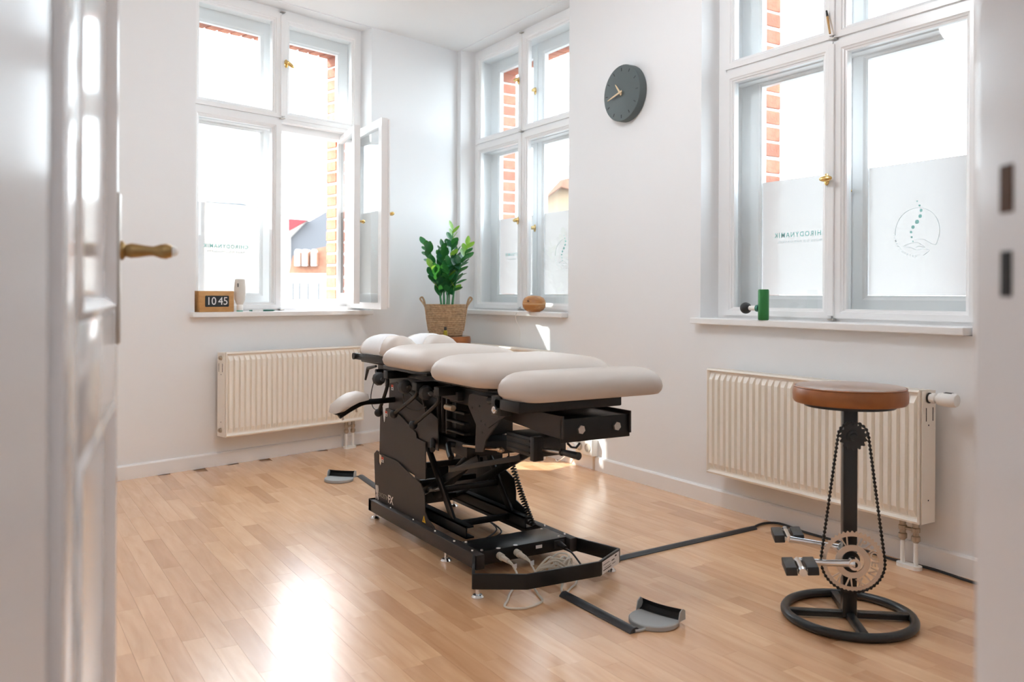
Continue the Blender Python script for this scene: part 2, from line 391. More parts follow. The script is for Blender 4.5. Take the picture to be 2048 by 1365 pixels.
for k, (s_, x, yc, inr) in enumerate(cand):
    if not inr: continue
    if k < 300 and s_ > 0:
        o = bpy.data.objects.new('plank', me); col.objects.link(o); o.parent = floor; o.location = (x, yc, 0)
    else: box(bm, x - PW / 2 + g, x + PW / 2 - g, yc - PL / 2 + g, yc + PL / 2 - g, -0.0045, 0.0)
o = obj('plank', bm, PLANK2, floor); o['kind'] = 'stuff'

# ---- walls with openings
WZ0, WZ1 = 0.885, 2.872                       # window opening in the wall
def slab(bm, M, a0, a1, z0, z1, o0, o1, holes):
    cuts = sorted(holes); a = a0
    for h0, h1, hz0, hz1 in cuts:
        box(bm, a, h0, o0, o1, z0, z1, M)
        box(bm, h0, h1, o0, o1, z0, hz0, M); box(bm, h0, h1, o0, o1, hz1, z1, M); a = h1
    box(bm, a, a1, o0, o1, z0, z1, M)
WIN = [  # matrix, centre, reveal left, reveal right, frame half width, glass half width
    dict(n=1, M=ML, c=2.975, rl=-0.640, rr=0.632, hw=0.632, gl=0.556),
    dict(n=2, M=MR, c=-4.985, rl=-0.675, rr=0.722, hw=0.672, gl=0.590),
    dict(n=3, M=MR, c=-2.432, rl=-0.694, rr=0.690, hw=0.680, gl=0.592)]
BO = 0.555; BZ0, BZ1 = 0.985, 2.735           # outer brick opening
CORN = 4.416
bm = nb(); w = WIN[0]
slab(bm, ML, 0.05, 4.90, -0.05, CEIL + 0.15, 0.0, 0.30, [(w['c'] + w['rl'], w['c'] + w['rr'], WZ0, WZ1)])
wall_left = struct(obj('wall_left', bm, WALL), 'white plastered wall with the open window')
bm = nb(); slab(bm, ML, -0.3, 5.05, -8.0, 3.6, 0.30, 0.412, [(w['c'] - BO, w['c'] + BO, BZ0, BZ1)])
obj('masonry', bm, MORT, wall_left)
bm = nb(); slab(bm, MR, -5.86, 1.5, -0.05, CEIL + 0.15, 0.0, 0.30, [(q['c'] + q['rl'], q['c'] + q['rr'], WZ0, WZ1) for q in WIN[1:]])
wall_right = struct(obj('wall_right', bm, WALL), 'white plastered wall with the clock and two windows')
bm = nb(); slab(bm, MR, -5.86, 1.5, -8.0, 3.6, 0.30, 0.412, [(q['c'] - BO, q['c'] + BO, BZ0, BZ1) for q in WIN[1:]])
obj('masonry', bm, MORT, wall_right)
bm = nb()
box(bm, -1.85, -0.43, 0.60, 0.735, -0.05, CEIL + 0.1, MC); box(bm, 0.45, 3.7, 0.60, 0.735, -0.05, CEIL + 0.1, MC); box(bm, -0.43, 0.45, 0.60, 0.735, 2.12, CEIL + 0.1, MC)
struct(obj('wall_back', bm, WALL), 'white wall around the doorway')
bm = nb(); box(bm, -1.15, -1.0, 1.2, 4.75, -0.05, CEIL + 0.1)
struct(obj('wall_side', bm, WALL), 'white side wall behind the open door')
bm = nb(); box(bm, -1.85, 3.7, -1.35, -1.25, -0.05, CEIL + 0.1, MC); box(bm, -1.25, -1.15, -1.3, 0.62, -0.05, CEIL + 0.1, MC); box(bm, 1.35, 1.45, -1.3, 0.62, -0.05, CEIL + 0.1, MC)
struct(obj('wall_hall', bm, WALL), 'white walls of the hallway behind the lens')
yl_ = lambda x: (DL + 0.2 - O1.x * x) / O1.y
bm = nb(); prism(bm, [(-2.2, -2.6), (3.3, -2.6), (3.3, yl_(3.3)), (-2.2, yl_(-2.2))], CEIL, CEIL + 0.12)
struct(obj('ceiling', bm, CEILM), 'plain white ceiling')
# brick jambs and heads, brick by brick
bmeshes = {}
def brick(parent, M, a, o0, z, la, lo, lz):
    key = (round(la, 3), round(lo, 3), round(lz, 3))
    if key not in bmeshes:
        b = nb(); box(b, -la / 2, la / 2, -lo / 2, lo / 2, -lz / 2, lz / 2, I4, 0.004)
        me_ = bpy.data.meshes.new('brick'); b.to_mesh(me_); b.free(); me_.materials.append(BRICK); bmeshes[key] = me_
    o = bpy.data.objects.new('brick', bmeshes[key]); col.objects.link(o); o.parent = parent
    o.matrix_basis = M @ T(a, o0, z) @ RZ(R.uniform(-0.012, 0.012)) @ RY(R.uniform(-0.02, 0.02))
BP = 0.083
for q in WIN:
    par = wall_left if q['n'] == 1 else wall_right
    for sgn in (-1, 1):
        z = BZ0 + BP / 2; k = 0
        while z < BZ1 - 0.02:
            la = 0.24 if k % 2 else 0.12
            brick(par, q['M'], q['c'] + sgn * (BO + la / 2 - 0.005 - R.uniform(0, .003)), 0.357, z, la, 0.116, 0.067); z += BP; k += 1
    nh = 13
    for k in range(nh):
        a = -BO + (k + 0.5) * 2 * BO / nh
        brick(par, q['M'], q['c'] + a, 0.357, BZ1 + 0.055 + 0.012 * (abs(a) / BO) ** 2 * -1, 0.072, 0.116, 0.13)
# ---- baseboards
def base(name, M, segs, lab):
    bm = nb()
    for a0, a1 in segs:
        prism(bm, [(0, 0), (-0.014, 0), (-0.014, 0.072), (-0.010, 0.079), (0, 0.081)], a0, a1, M @ Matrix(((0, 0, 1, 0), (1, 0, 0, 0), (0, 1, 0, 0), (0, 0, 0, 1))))
    return struct(obj(name, bm, TRIM), lab)
base('baseboard_left', ML, [(0.2, 3.36), (3.385, 4.40)], 'white baseboard under the window wall')
base('baseboard_right', MR, [(-5.71, -3.985), (-3.968, 1.1)], 'white baseboard along the clock wall')

# ---- windows: double casements, inner and outer sashes
SP_IN = [(0, 0.156), (0, 0.112), (0.62, 0.112), (0.70, 0.117), (0.82, 0.119), (0.86, 0.125), (1.0, 0.127), (1.0, 0.156)]
def handle(parent, M, a, o, z, side, ang=0.0):
    """brass olive on a screwed plate; the olive points to `side`"""
    b = nb(); lathe(b, [(0.0135, 0), (0.0135, 0.003), (0.011, 0.005)], 16, M @ T(a, o, z) @ RX(PI / 2) @ Matrix.Diagonal((1, 2.0, 1, 1)))
    cyl(b, (a, o, z), (a, o - 0.026, z), 0.0075, 0.0065, 12, M)
    hd = obj('handle', b, BRASS, parent, True)
    b = nb(); ball(b, (side * 0.016, 0, 0), 0.016, 12, M @ T(a, o - 0.030, z) @ RY(ang), (2.1, 0.75, 0.85)); 
    for dz in (-0.018, 0.018): cyl(b, (a, o, z + dz), (a, o - 0.006, z + dz), 0.003, 0.003, 8, M)
    obj('grip', b, BRASS, parent, True)
def emblem(parent, M, a, o, z, r=0.10):
    """mirrored practice emblem: ring, curved spine of dots, open hand, arc of letters"""
    b = nb(); ring = [(a + r * math.cos(t), o, z + r * math.sin(t)) for t in [math.radians(x) for x in range(-25, 186, 6)]]
    tube(b, ring, 0.0010, 4, M)
    hand = [(-0.06, -0.058), (-0.03, -0.048), (0.0, -0.046), (0.02, -0.056), (0.035, -0.068), (0.01, -0.062), (-0.005, -0.066)]
    tube(b, spline([(a + x, o, z + y) for x, y in hand], 4), 0.0009, 4, M)
    hand = [(-0.065, -0.062), (-0.03, -0.066), (0.0, -0.078), (0.03, -0.074), (0.055, -0.082), (0.03, -0.10)]
    tube(b, spline([(a + x, o, z + y) for x, y in hand], 4), 0.0009, 4, M)
    hand = [(-0.01, -0.030), (0.03, -0.034), (0.06, -0.052), (0.083, -0.058), (0.09, -0.045)]
    tube(b, spline([(a + x, o, z + y) for x, y in hand], 4), 0.0009, 4, M)
    for k, ch in enumerate('CHIRODYNAMIK'):
        t = math.radians(268 - k * 7.6)
        put_text(b, 'c' + ch, 0.013, M @ T(a + (r + .004) * math.cos(t), o, z + (r + .004) * math.sin(t)) @ RY(-(t + PI / 2)) @ RX(PI / 2) @ Matrix.Diagonal((-1, 1, 1, 1)))
    obj('emblem_outline', b, TEALG, parent)
    b = nb()
    for x, y, rr in ((0.0, 0.128, .0026), (0.011, 0.109, .0040), (0.018, 0.088, .0062), (0.014, 0.064, .0075), (0.0, 0.041, .0088), (-0.018, 0.020, .0072), (-0.027, -0.001, .0052), (-0.024, -0.022, .0040), (-0.018, -0.040, .0024)):
        cyl(b, (a + x, o - .0006, z + y), (a + x, o + .0006, z + y), rr, rr, 14, M)
    obj('emblem_dots', b, TEAL, parent)
def lettering(parent, M, a, o, z):
    b = nb(); put_text(b, 'name', 0.033, M @ T(a, o, z) @ RX(PI / 2) @ Matrix.Diagonal((-1, 1, 1, 1))); obj('lettering', b, TEAL, parent)
    b = nb(); put_text(b, 'sub', 0.0165, M @ T(a, o, z - 0.034) @ RX(PI / 2) @ Matrix.Diagonal((-1, 1, 1, 1))); obj('lettering', b, TEALG, parent)
def sash(parent, M, outer, inner, prof, gd, film=None):
    b = nb(); loft_rect(b, outer, inner, prof, M); s = obj('sash', b, SASHM, parent)
    b = nb(); box(b, inner[0] - .004, inner[1] + .004, gd, gd + 0.003, inner[2] - .004, inner[3] + .004, M); obj('pane', b, GLASS, s)
    if film:
        b = nb(); box(b, inner[0] + .001, inner[1] - .001, gd - 0.0014, gd - 0.0004, inner[2] + .001, film, M); obj('privacy_film', b, FILM, s)
    return s
def window(q, hside, lab):
    M = q['M'] @ T(q['c'], 0, 0); hw, gl, n = q['hw'], q['gl'], q['n']
    root = sroot('window_%d' % n, tuple(M @ Vector((0, 0.13, 0.917))), lab)
    ed = gl + 0.052
    # fixed frame with transom, box lining and sill board
    b = nb(); loft_rect(b, (q['rl'] - .02, q['rr'] + .02, 0.90, 2.90), (-ed + .012, ed - .012, 0.940, 2.838), [(0, 0.175), (0, 0.124), (.9, 0.124), (1, 0.130), (1, 0.175)], M)
    box(b, -ed, ed, 0.124, 0.175, 2.142, 2.178, M); box(b, -0.012, 0.012, 0.135, 0.175, 0.94, 2.85, M)
    obj('frame', b, SASHM, root)
    b = nb()
    for sg in (-1, 1): box(b, sg * (hw - .02), sg * (hw + .03), 0.17, 0.262, 0.90, 2.88, M)
    box(b, -hw, hw, 0.17, 0.262, 0.895, 0.935, M); box(b, -hw, hw, 0.17, 0.262, 2.80, 2.88, M); box(b, -hw, hw, 0.19, 0.262, 2.10, 2.20, M)
    obj('box_lining', b, SASHM, root)
    b = nb(); loft_rect(b, (-hw - .03, hw + .03, 0.90, 2.88), (-0.575, 0.575, 0.985, 2.745), [(0, 0.305), (0, 0.255), (1, 0.255), (1, 0.305)], M)
    box(b, -0.58, 0.58, 0.255, 0.305, 2.105, 2.215, M); box(b, -0.028, 0.028, 0.258, 0.30, 0.98, 2.75, M)
    obj('outer_frame', b, SASHM, root)
    b = nb(); box(b, q['rl'] - 0.03, q['rr'] - 0.008, -0.045, 0.125, 0.887, 0.917, M, 0.004); sill = obj('sill', b, TRIM, root)
    # inner sashes
    def place(M0, piv, ang): return M0 @ T(piv[0], piv[1], 0) @ RZ(ang) @ T(-piv[0], -piv[1], 0)
    for sg in (-1, 1):
        for low in (True, False):
            MM = M
            if n == 1 and sg == 1 and low: MM = place(M, (ed, 0.112), math.radians(71.4))
            z0, z1, g0, g1 = (0.931, 2.150, 0.972, 2.097) if low else (2.167, 2.845, 2.210, 2.786)
            oa = (sg * 0.003, sg * ed); ia = (sg * 0.062, sg * gl)
            s = sash(root, MM, (min(oa), max(oa), z0, z1), (min(ia), max(ia), g0, g1), SP_IN, 0.138)
            if sg == hside:
                b = nb(); box(b, -0.012, 0.018, 0.102, 0.114, z0 + .01, z1 - .01, MM @ Matrix.Diagonal((hside, 1, 1, 1)), 0.003); obj('cover_strip', b, SASHM, s)
                handle(s, MM, hside * 0.022, 0.102 if True else 0.112, 1.545 if low else 2.52, -hside if n > 1 else 1, 0.0 if (n > 1 or low) else math.radians(32))
    # outer sashes with privacy film below
    SP_OUT = [(0, 0.290), (0, 0.250), (0.7, 0.250), (0.85, 0.256), (1.0, 0.258), (1.0, 0.290)]
    for sg in (-1, 1):
        for low in (True, False):
            MM = M
            if n == 1 and sg == 1 and low: MM = place(M, (0.572, 0.250), math.radians(66))
            z0, z1, g0, g1 = (0.965, 2.120, 1.032, 2.080) if low else (2.200, 2.770, 2.245, 2.712)
            oa = (sg * 0.006, sg * 0.572); ia = (sg * 0.072, sg * 0.532)
            s = sash(root, MM, (min(oa), max(oa), z0, z1), (min(ia), max(ia), g0, g1), SP_OUT, 0.268, 1.597 if low else None)
            if low:
                if sg < 0: lettering(s, MM, -0.302, 0.2655, 1.325)
                else: emblem(s, MM, 0.302, 0.2655, 1.302)
            if sg == hside: handle(s, MM, hside * 0.03, 0.250, 1.50 if low else 2.47, -hside if n > 1 else 1)
    # small metal catches
    b = nb()
    for z in (2.163, 0.925, 2.852): box(b, -0.014, 0.016, 0.098, 0.122, z - .004, z + .004, M, 0.002)
    obj('catch', b, STEEL, root)
    return root
window(WIN[0], 1, 'white double casement window with one wing open'); window(WIN[1], -1, 'white double casement window near the corner'); window(WIN[2], -1, 'white double casement window with practice emblem')

# ---- doorway and door in the foreground
fr = sroot('trim_1', (0.4, 0.3, 0), 'white door frame close to the lens')
b = nb(); box(b, -0.43, -0.392, 0.575, 0.722, 0, 2.12, MC, 0.004); obj('jamb', b, DOORM, fr)
b = nb(); box(b, 0.412, 0.45, 0.575, 0.757, 0, 2.12, MC, 0.004); j2 = obj('jamb', b, DOORM, fr)
b = nb(); box(b, -0.43, 0.45, 0.575, 0.735, 2.085, 2.12, MC, 0.004); obj('lintel', b, DOORM, fr)
HOLEB = mat('latch_recess_wood', (0.075, 0.030, 0.010), 0.7); HOLED = mat('latch_recess_dark', (0.008, 0.007, 0.006), 0.7)
b = nb(); box(b, 0.4105, 0.413, 0.699, 0.717, 1.100, 1.140, MC, 0.0008); obj('latch_hole', b, HOLEB, j2)
b = nb(); box(b, 0.4105, 0.413, 0.7005, 0.7155, 1.030, 1.068, MC, 0.0008); obj('bolt_hole', b, HOLED, j2)
hx, hy = -0.388, 0.738; fx, fy = -0.672, 1.45
dw = math.hypot(fx - hx, fy - hy); da = math.atan2(fy - hy, fx - hx)
MD = MC @ T(hx, hy, 0) @ RZ(da)            # x along the leaf, -y faces the room to the right
dr = sroot('door_1', tuple(MD @ Vector((0, 0, 0))), 'glossy white panelled door standing open, seen almost edge-on')
b = nb(); box(b, 0.0, dw, 0.012, 0.032, 0.012, 2.07, MD)
for x0, x1 in ((0, 0.11), (dw - 0.10, dw)): box(b, x0, x1, 0.0, 0.042, 0.012, 2.07, MD, 0.003)
for z0, z1 in ((0.012, 0.24), (0.86, 1.0), (1.95, 2.07)): box(b, 0.10, dw - 0.09, 0.0, 0.042, z0, z1, MD, 0.003)
leaf = obj('door_leaf', b, DOORM, dr, True)
b = nb()
for z0, z1 in ((0.24, 0.86), (1.0, 1.95)):
    loft_rect(b, (0.11, dw - 0.10, z0, z1), (0.135, dw - 0.125, z0 + .025, z1 - .025), [(0, 0.001), (0.4, -0.004), (0.8, 0.004), (1, 0.012)], MD)
obj('panel_moulding', b, DOORM, dr, True)
b = nb(); box(b, dw - 0.062, dw - 0.026, -0.006, 0.001, 0.945, 1.195, MD, 0.002); pl = obj('handle_plate', b, STEEL, dr, True)
b = nb(); lathe(b, [(0.016, 0), (0.016, 0.006), (0.010, 0.010), (0.0125, 0.018), (0.011, 0.03), (0.0085, 0.045), (0.008, 0.052), (0.012, 0.064), (0.0135, 0.072), (0.010, 0.081)], 20, MD @ T(dw - 0.044, -0.004, 1.100) @ RX(PI / 2))
hd = obj('handle', b, OLDBR, dr, True, 'aged brass turned handle')
b = nb(); ball(b, (0, 0, 0.083), 0.0085, 10, MD @ T(dw - 0.044, -0.004, 1.100) @ RX(PI / 2)); obj('handle_tip', b, WHITEP, hd, True)

# ---- outside: street level and the houses across it
bm = nb(); box(bm, -250, 250, -60, 300, -9.2, -9.0); struct(obj('ground', bm, GROUND), 'street far below')
def far(px, py, D): return CAM + ray(px, py) * D
hs = thing('house', 'white rendered house with grey slate roof and red gable, seen through the open wing', 'house', tuple(far(600, 588, 110) - Vector((0, 0, 9.9))))
def fbox(bm, px0, px1, py0, py1, D, dep): 
    a, c = far(px0, py1, D), far(px1, py0, D); lat0, lat1 = (a).dot(R0), (c).dot(R0)
    box(bm, lat0, lat1, D, D + dep, a.z, c.z, MC)
def fpoly(bm, pts, D, dep):
    q = [far(x, y, D) for x, y in pts]; n = len(q)
    V = [(p.dot(R0), D, p.z) for p in q] + [(p.dot(R0), D + dep, p.z) for p in q]
    addf(bm, V, [tuple(range(n)), tuple(range(n, 2 * n))[::-1]] + [(i, (i + 1) % n, n + (i + 1) % n, n + i) for i in range(n)], MC)
b = nb(); fbox(b, 568, 578, 470, 700, 120, 12); fpoly(b, [(566, 440), (575, 436), (612, 440), (575, 478), (566, 482)], 120, 8); obj('wall', b, FACW, hs)
b = nb(); fpoly(b, [(574, 480), (612, 446), (690, 402), (760, 402), (760, 560), (578, 560)], 121, 6); obj('roof', b, ROOFG, hs)
b = nb(); fpoly(b, [(577, 438), (616, 440), (577, 462)], 119.6, 0.5); obj('gable', b, FACR, hs)
b = nb(); fbox(b, 590, 606, 420, 430, 124, 3); fbox(b, 632, 640, 408, 420, 124, 3); obj('chimney', b, FACW, hs)
h2 = thing('house', 'white house with clay-tiled attic and arched dormers beside the brick jamb', 'house', tuple(far(620, 588, 90) - Vector((0, 0, 9.9))))
b = nb(); fbox(b, 577, 760, 548, 760, 95, 12); obj('wall', b, FACW, h2)
b = nb(); fpoly(b, [(577, 548), (586, 512), (640, 496), (690, 486), (760, 486), (760, 548)], 95.5, 9); obj('roof', b, ROOFR, h2)
for x in (594, 609, 627):
    b = nb(); fpoly(b, [(x - 5, 532), (x - 5, 504), (x - 2.5, 499), (x + 2.5, 499), (x + 5, 504), (x + 5, 532)], 94.6, 2); dm = obj('dormer', b, FACW, h2)
    b = nb(); fbox(b, x + 5.2, x + 8, 505, 530, 94.7, 1.5); obj('dormer_cheek', b, ROOFR, dm)
for x in (586, 599, 616, 637):
    b = nb(); fbox(b, x - 1.6, x + 1.6, 566, 600, 94.9, 0.3); obj('window', b, PANED, h2)
h3 = thing('house', 'dark grey flat-topped roof peeking over the frosted film', 'house', tuple(far(450, 588, 140) - Vector((0, 0, 9.9))))
b = nb(); fbox(b, 400, 505, 416, 760, 142, 12); obj('wall', b, FACW, h3)
b = nb(); fpoly(b, [(405, 416), (412, 402), (488, 407), (505, 416)], 141, 10); obj('roof', b, ROOFG, h3)
h4 = thing('house', 'ochre house with clay gable roof seen through the corner window', 'house', tuple(far(1120, 588, 80) - Vector((0, 0, 9.9))))
b = nb(); fpoly(b, [(1085, 400), (1120, 372), (1160, 392), (1200, 392), (1200, 760), (1085, 760)], 85, 12); obj('wall', b, FACO, h4)
b = nb(); fpoly(b, [(1080, 404), (1120, 360), (1160, 350), (1210, 380), (1210, 392), (1165, 385), (1122, 374)], 84, 12); obj('roof', b, ROOFR, h4)

# ================================================================== THINGS
# ---- radiators
def radiator(M, a0, a1, label, thermo, pipes, plugs):
    z0, z1 = 0.184, 0.682; of, ob = -0.125, -0.035
    root = thing('radiator', label, 'radiator', tuple(M @ Vector(((a0 + a1) / 2, -0.08, 0))), 'panel radiators under the windows')
    b = nb(); box(b, a0 + .004, a1 - .004, of + .008, of + .016, z0, z1, M)
    n = round((a1 - a0 - 0.03) / 0.036); p = (a1 - a0 - 0.03) / n
    loft_rect(b, (a0 + .004, a1 - .004, z0, z1), (a0 + .014, a1 - .014, z0 + .016, z1 - .016), [(0, of + .012), (0, of - .003), (.5, of - .006), (1, of + .008)], M)
    for k in range(n):
        c = a0 + 0.015 + p * (k + .5); h = p * 0.37; t = p * 0.26
        V = [(c - h, of + .008, z0 + .022), (c + h, of + .008, z0 + .022), (c + h, of + .008, z1 - .022), (c - h, of + .008, z1 - .022),
             (c - t, of - .007, z0 + .05), (c + t, of - .007, z0 + .05), (c + t, of - .007, z1 - .05), (c - t, of - .007, z1 - .05)]
        addf(b, V, BOXF, M)
    obj('front_panel', b, RADM, root)
    b = nb(); box(b, a0 + .01, a1 - .01, ob - .012, ob, z0 + .01, z1 - .01, M); obj('back_panel', b, RADM, root)
    for a, nm in ((a0, 'side_cover'), (a1, 'side_cover')):
        b = nb(); box(b, a - .0025, a + .0025, of + .006, ob, z0, z1 - .004, M, 0.001); s = obj(nm, b, RADM, root)
        sg = -1 if a == a0 else 1
        for o in (of + .03, ob - .018): b = nb(); box(b, a + sg * .0027 - .0006, a + sg * .0027 + .0006, o - .002, o + .002, 0.565, 0.615, M); obj('slot', b, INK, s)
        for z in (0.55, 0.27): b = nb(); cyl(b, (a, (of + ob) / 2, z), (a + sg * .0034, (of + ob) / 2, z), .003, .003, 8, M); obj('screw', b, INK, s)
    b = nb(); box(b, a0 + .006, a1 - .006, of + .014, ob - .01, z1 - .008, z1 - .003, M)
    for k in range(int((a1 - a0) / .028)): box(b, a0 + .012 + .028 * k, a0 + .022 + .028 * k, of + .02, ob - .016, z1 - .004, z1 - .0015, M)
    obj('top_grille', b, RADM, root)
    for aa in (a0 + .12, a1 - .12): b = nb(); box(b, aa - .02, aa + .02, ob, -.002, 0.30, 0.62, M); obj('wall_bracket', b, RADM, root)
    om = (of + ob) / 2
    for a, z in plugs:
        sg = -1 if a < (a0 + a1) / 2 else 1
        b = nb(); cyl(b, (a, om, z), (a + sg * .012, om, z), .014, .012, 16, M); cyl(b, (a + sg * .012, om, z), (a + sg * .018, om, z), .007, .007, 8, M)
        obj('plug', b, COPPERY, root, True)
    if thermo is not None:
        a, sg, z = thermo
        Mt = M @ T(a, om, z) @ RY(PI / 2 * sg) @ Matrix.Diagonal((1.2, 1.2, 1.0, 1))
        b = nb(); lathe(b, [(.013, 0), (.013, .012), (.016, .014), (.016, .028), (.010, .030), (.010, .036), (.019, .040), (.021, .055)], 20, Mt); v = obj('thermostat_valve', b, WHITEP, root, True)
        b = nb(); lathe(b, [(.0205, .055), (.0215, .060), (.0215, .100), (.018, .108), (.012, .110)], 24, Mt)
        hd_ = obj('thermostat_head', b, WHITEP, root, True)
        b = nb()
        for k in range(9):
            t = 2 * PI * k / 16 + .3
            cyl(b, (.0217 * math.cos(t), .0217 * math.sin(t), .062), (.0217 * math.cos(t), .0217 * math.sin(t), .092), .0014, .0014, 5, Mt)
        obj('slot', b, GREYK, hd_)
        b = nb(); lathe(b, [(.0145, -.001), (.0165, .001), (.0165, .004), (.0135, .006)], 18, Mt); obj('washer', b, INK, v, True)
    for a in pipes:
        b = nb(); lathe(b, [(.010, 0.183), (.012, .175), (.012, .158), (.015, .156), (.015, .140), (.011, .138), (.011, .128), (.016, .124), (.016, .108), (.012, .104), (.009, .100)][::-1], 14, M @ T(a, om, 0))
        vv = obj('lockshield_valve', b, COPPERY, root, True)
        b = nb(); cyl(b, (a, om, 0.0), (a, om, 0.108), .0085, .0085, 12, M); obj('pipe', b, WHITEP, root, True)
    c = sum(pipes) / 2; h = (max(pipes) - min(pipes)) / 2
    b = nb(); cyl(b, (pipes[0], om, .148), (pipes[1], om, .148), .006, .006, 10, M); obj('valve_bridge', b, COPPERY, root, True)
    b = nb(); prism(b, rrect(c, om, 2 * h + .044, .042, .02), 0.0, 0.014, M); obj('pipe_rosette', b, WHITEP, root, True)
    return root
radiator(ML, 2.463, 3.463, 'cream panel radiator under the window with the open wing', None, (3.405, 3.352), ((2.461, 0.648), (2.461, 0.222)))
radiator(MR, -5.44, -4.372, 'cream panel radiator under the corner window, mostly hidden by the treatment table', (-4.370, 1, 0.648), (-4.42, -4.474), ((-5.442, 0.648),))
radiator(MR, -2.955, -1.862, 'cream panel radiator behind the leather-topped stool', (-1.859, 1, 0.652), (-1.908, -1.962), ())

# ---- wall clock
ck = thing('wall_clock', 'round slate-grey wall clock with pale wooden hands', 'clock', (XW, 3.695, 2.155))
MK = Matrix(((0, 0, -1, XW), (-1, 0, 0, 3.695), (0, 1, 0, 2.155), (0, 0, 0, 1)))     # clock face: x to the right, y up, z into the room
b = nb(); lathe(b, [(.150, 0), (.157, .004), (.157, .046), (.155, .050), (.152, .051)], 64, MK); obj('case', b, CLOCKM, ck, True)
for k in range(12):
    b = nb(); a = PI / 6 * k; box(b, -.0022, .0022, .122, .140, .0505, .0525, MK @ RZ(-a)); obj('hour_mark', b, INK, ck)
for nm, ang, L0, L1, w0, zz in (('hour_hand', 322, -.018, .066, .0085, .060), ('minute_hand', 255, -.022, .108, .0075, .064)):
    b = nb(); prism(b, [(-w0 * .7, L0), (w0 * .7, L0), (w0 * .55, L1 * .6), (.0015, L1), (-.0015, L1), (-w0 * .55, L1 * .6)], zz, zz + .003, MK @ RZ(math.radians(-ang))); obj(nm, b, OAK, ck)
b = nb(); cyl(b, (0, 0, .05), (0, 0, .068), .006, .006, 12, MK); obj('hub', b, OAK, ck, True)

# ---- double socket with plug by the baseboard
sk = thing('wall_socket', 'white surface-mounted double socket on the baseboard', 'socket', (XW, 4.03, 0.08))
b = nb(); box(b, XW - .048, XW, 3.955, 4.115, 0.083, 0.182, I4, 0.006); obj('housing', b, WHITEP, sk, True)
for yy in (3.995, 4.075):
    b = nb(); lathe(b, [(.028, 0), (.028, .003), (.022, .003), (.020, -.006)], 20, T(XW - .0485, yy, .132) @ RY(-PI / 2)); obj('outlet', b, mat('socket_shade', (.55, .52, .46), .5), sk, True)
pg = thing('power_plug', 'white angled power plug in the baseboard socket', 'plug', (XW - .06, 4.09, .13))
b = nb(); cyl(b, (XW - .0485, 4.078, .132), (XW - .086, 4.085, .132), .019, .015, 16); box(b, XW - .088, XW - .056, 4.08, 4.155, .115, .149, I4, .006); obj('body', b, WHITEP, pg, True)
b = nb(); tube(b, spline([(XW - .07, 4.155, .13), (XW - .06, 4.19, .11), (XW - .045, 4.22, .05), (XW - .06, 4.28, .006), (XW - .04, 4.33, .005)], 6), .0028, 6); obj('cord', b, WHITEP, pg, True)
b = nb(); box(b, XW - .016, XW - .004, 3.966, 3.988, 0.0, 0.083, I4, .002); tag(obj('cable_trunking', b, mat('trunk', (.62, .52, .42), .5)), 'narrow beige cable trunking below the double socket', 'trunking')
# cord hanging from the corner sill
b = nb(); tube(b, spline([(XW - .01, 4.76, .915), (XW - .05, 4.78, .905), (XW - .048, 4.79, .86), (XW - .012, 4.80, .80), (XW - .010, 4.80, .70)], 6), .0018, 6); tag(obj('hanging_cord', b, WHITEP, None, True), 'thin white cord running down from the carved wooden diffuser', 'cord')

# ---- things on the left sill
fc = thing('flip_clock', 'oak flip clock showing 10 45 on the sill of the open window', 'clock', tuple(ML @ Vector((2.46, -.0, .917))))
MF = ML @ T(2.462, 0.01, 0.9172)
b = nb(); box(b, -.109, .109, -.035, .05, 0, .125, MF, .003); obj('case', b, FLIPW, fc, True)
b = nb(); prism(b, rrect(0.0, 0.064, .150, .066, .006), 0.0345, 0.0365, MF @ RX(PI / 2)); scn = obj('display', b, SCREEN, fc)
b = nb(); box(b, -.0012, .0012, -.0374, -.036, .033, .095, MF); obj('divider', b, INK, scn)
for key, x in (('10', -.037), ('45', .037)):
    b = nb(); put_text(b, key, .066, MF @ T(x, -.0372, .063) @ RX(PI / 2)); obj('digits', b, mat('digit_white', (.8, .8, .8), .5), scn)
lb = thing('lotion_bottle', 'upside-down pale lotion bottle beside the flip clock', 'bottle', tuple(ML @ Vector((2.622, 0.0, .917))))
MB = ML @ T(2.622, 0.0, 0.9172)
b = nb(); lathe(b, [(.018, 0.0), (.019, .004), (.019, .040), (.017, .043)], 24, MB); cap = obj('cap', b, WHITEP, lb, True)
b = nb(); lathe(b, [(.0188, .0015), (.0195, .002), (.0195, .007), (.0188, .008)], 24, MB); obj('cap_ring', b, mat('teal_cap', (.10, .45, .36), .4), cap, True)
b = nb(); lathe(b, [(.020, .043), (.026, .055), (.034, .075), (.037, .11), (.036, .15), (.032, .185), (.031, .195), (.024, .199)], 28, MB @ Matrix.Diagonal((1, .62, 1, 1))); body = obj('body', b, BOTT, lb, True)
b = nb(); box(b, -.026, -.021, -.0215, -.0195, .150, .172, MB); obj('print', b, GREYK, body)
pn = thing('ballpoint_pen', 'green and clear ballpoint pen lying on the left sill', 'pen', tuple(ML @ Vector((2.78, .02, .917))))
b = nb(); cyl(b, (2.716, .02, .922), (2.79, .02, .922), .0045, .0045, 10, ML); obj('barrel', b, WHITEP, pn, True)
b = nb(); cyl(b, (2.79, .02, .922), (2.862, .02, .922), .0058, .0052, 10, ML); cyl(b, (2.862, .02, .922), (2.876, .02, .922), .005, .0012, 10, ML); obj('grip', b, DGREEN, pn, True)
b = nb(); cyl(b, (2.698, .02, .922), (2.716, .02, .922), .0035, .0045, 10, ML); obj('button', b, DGREEN, pn, True)

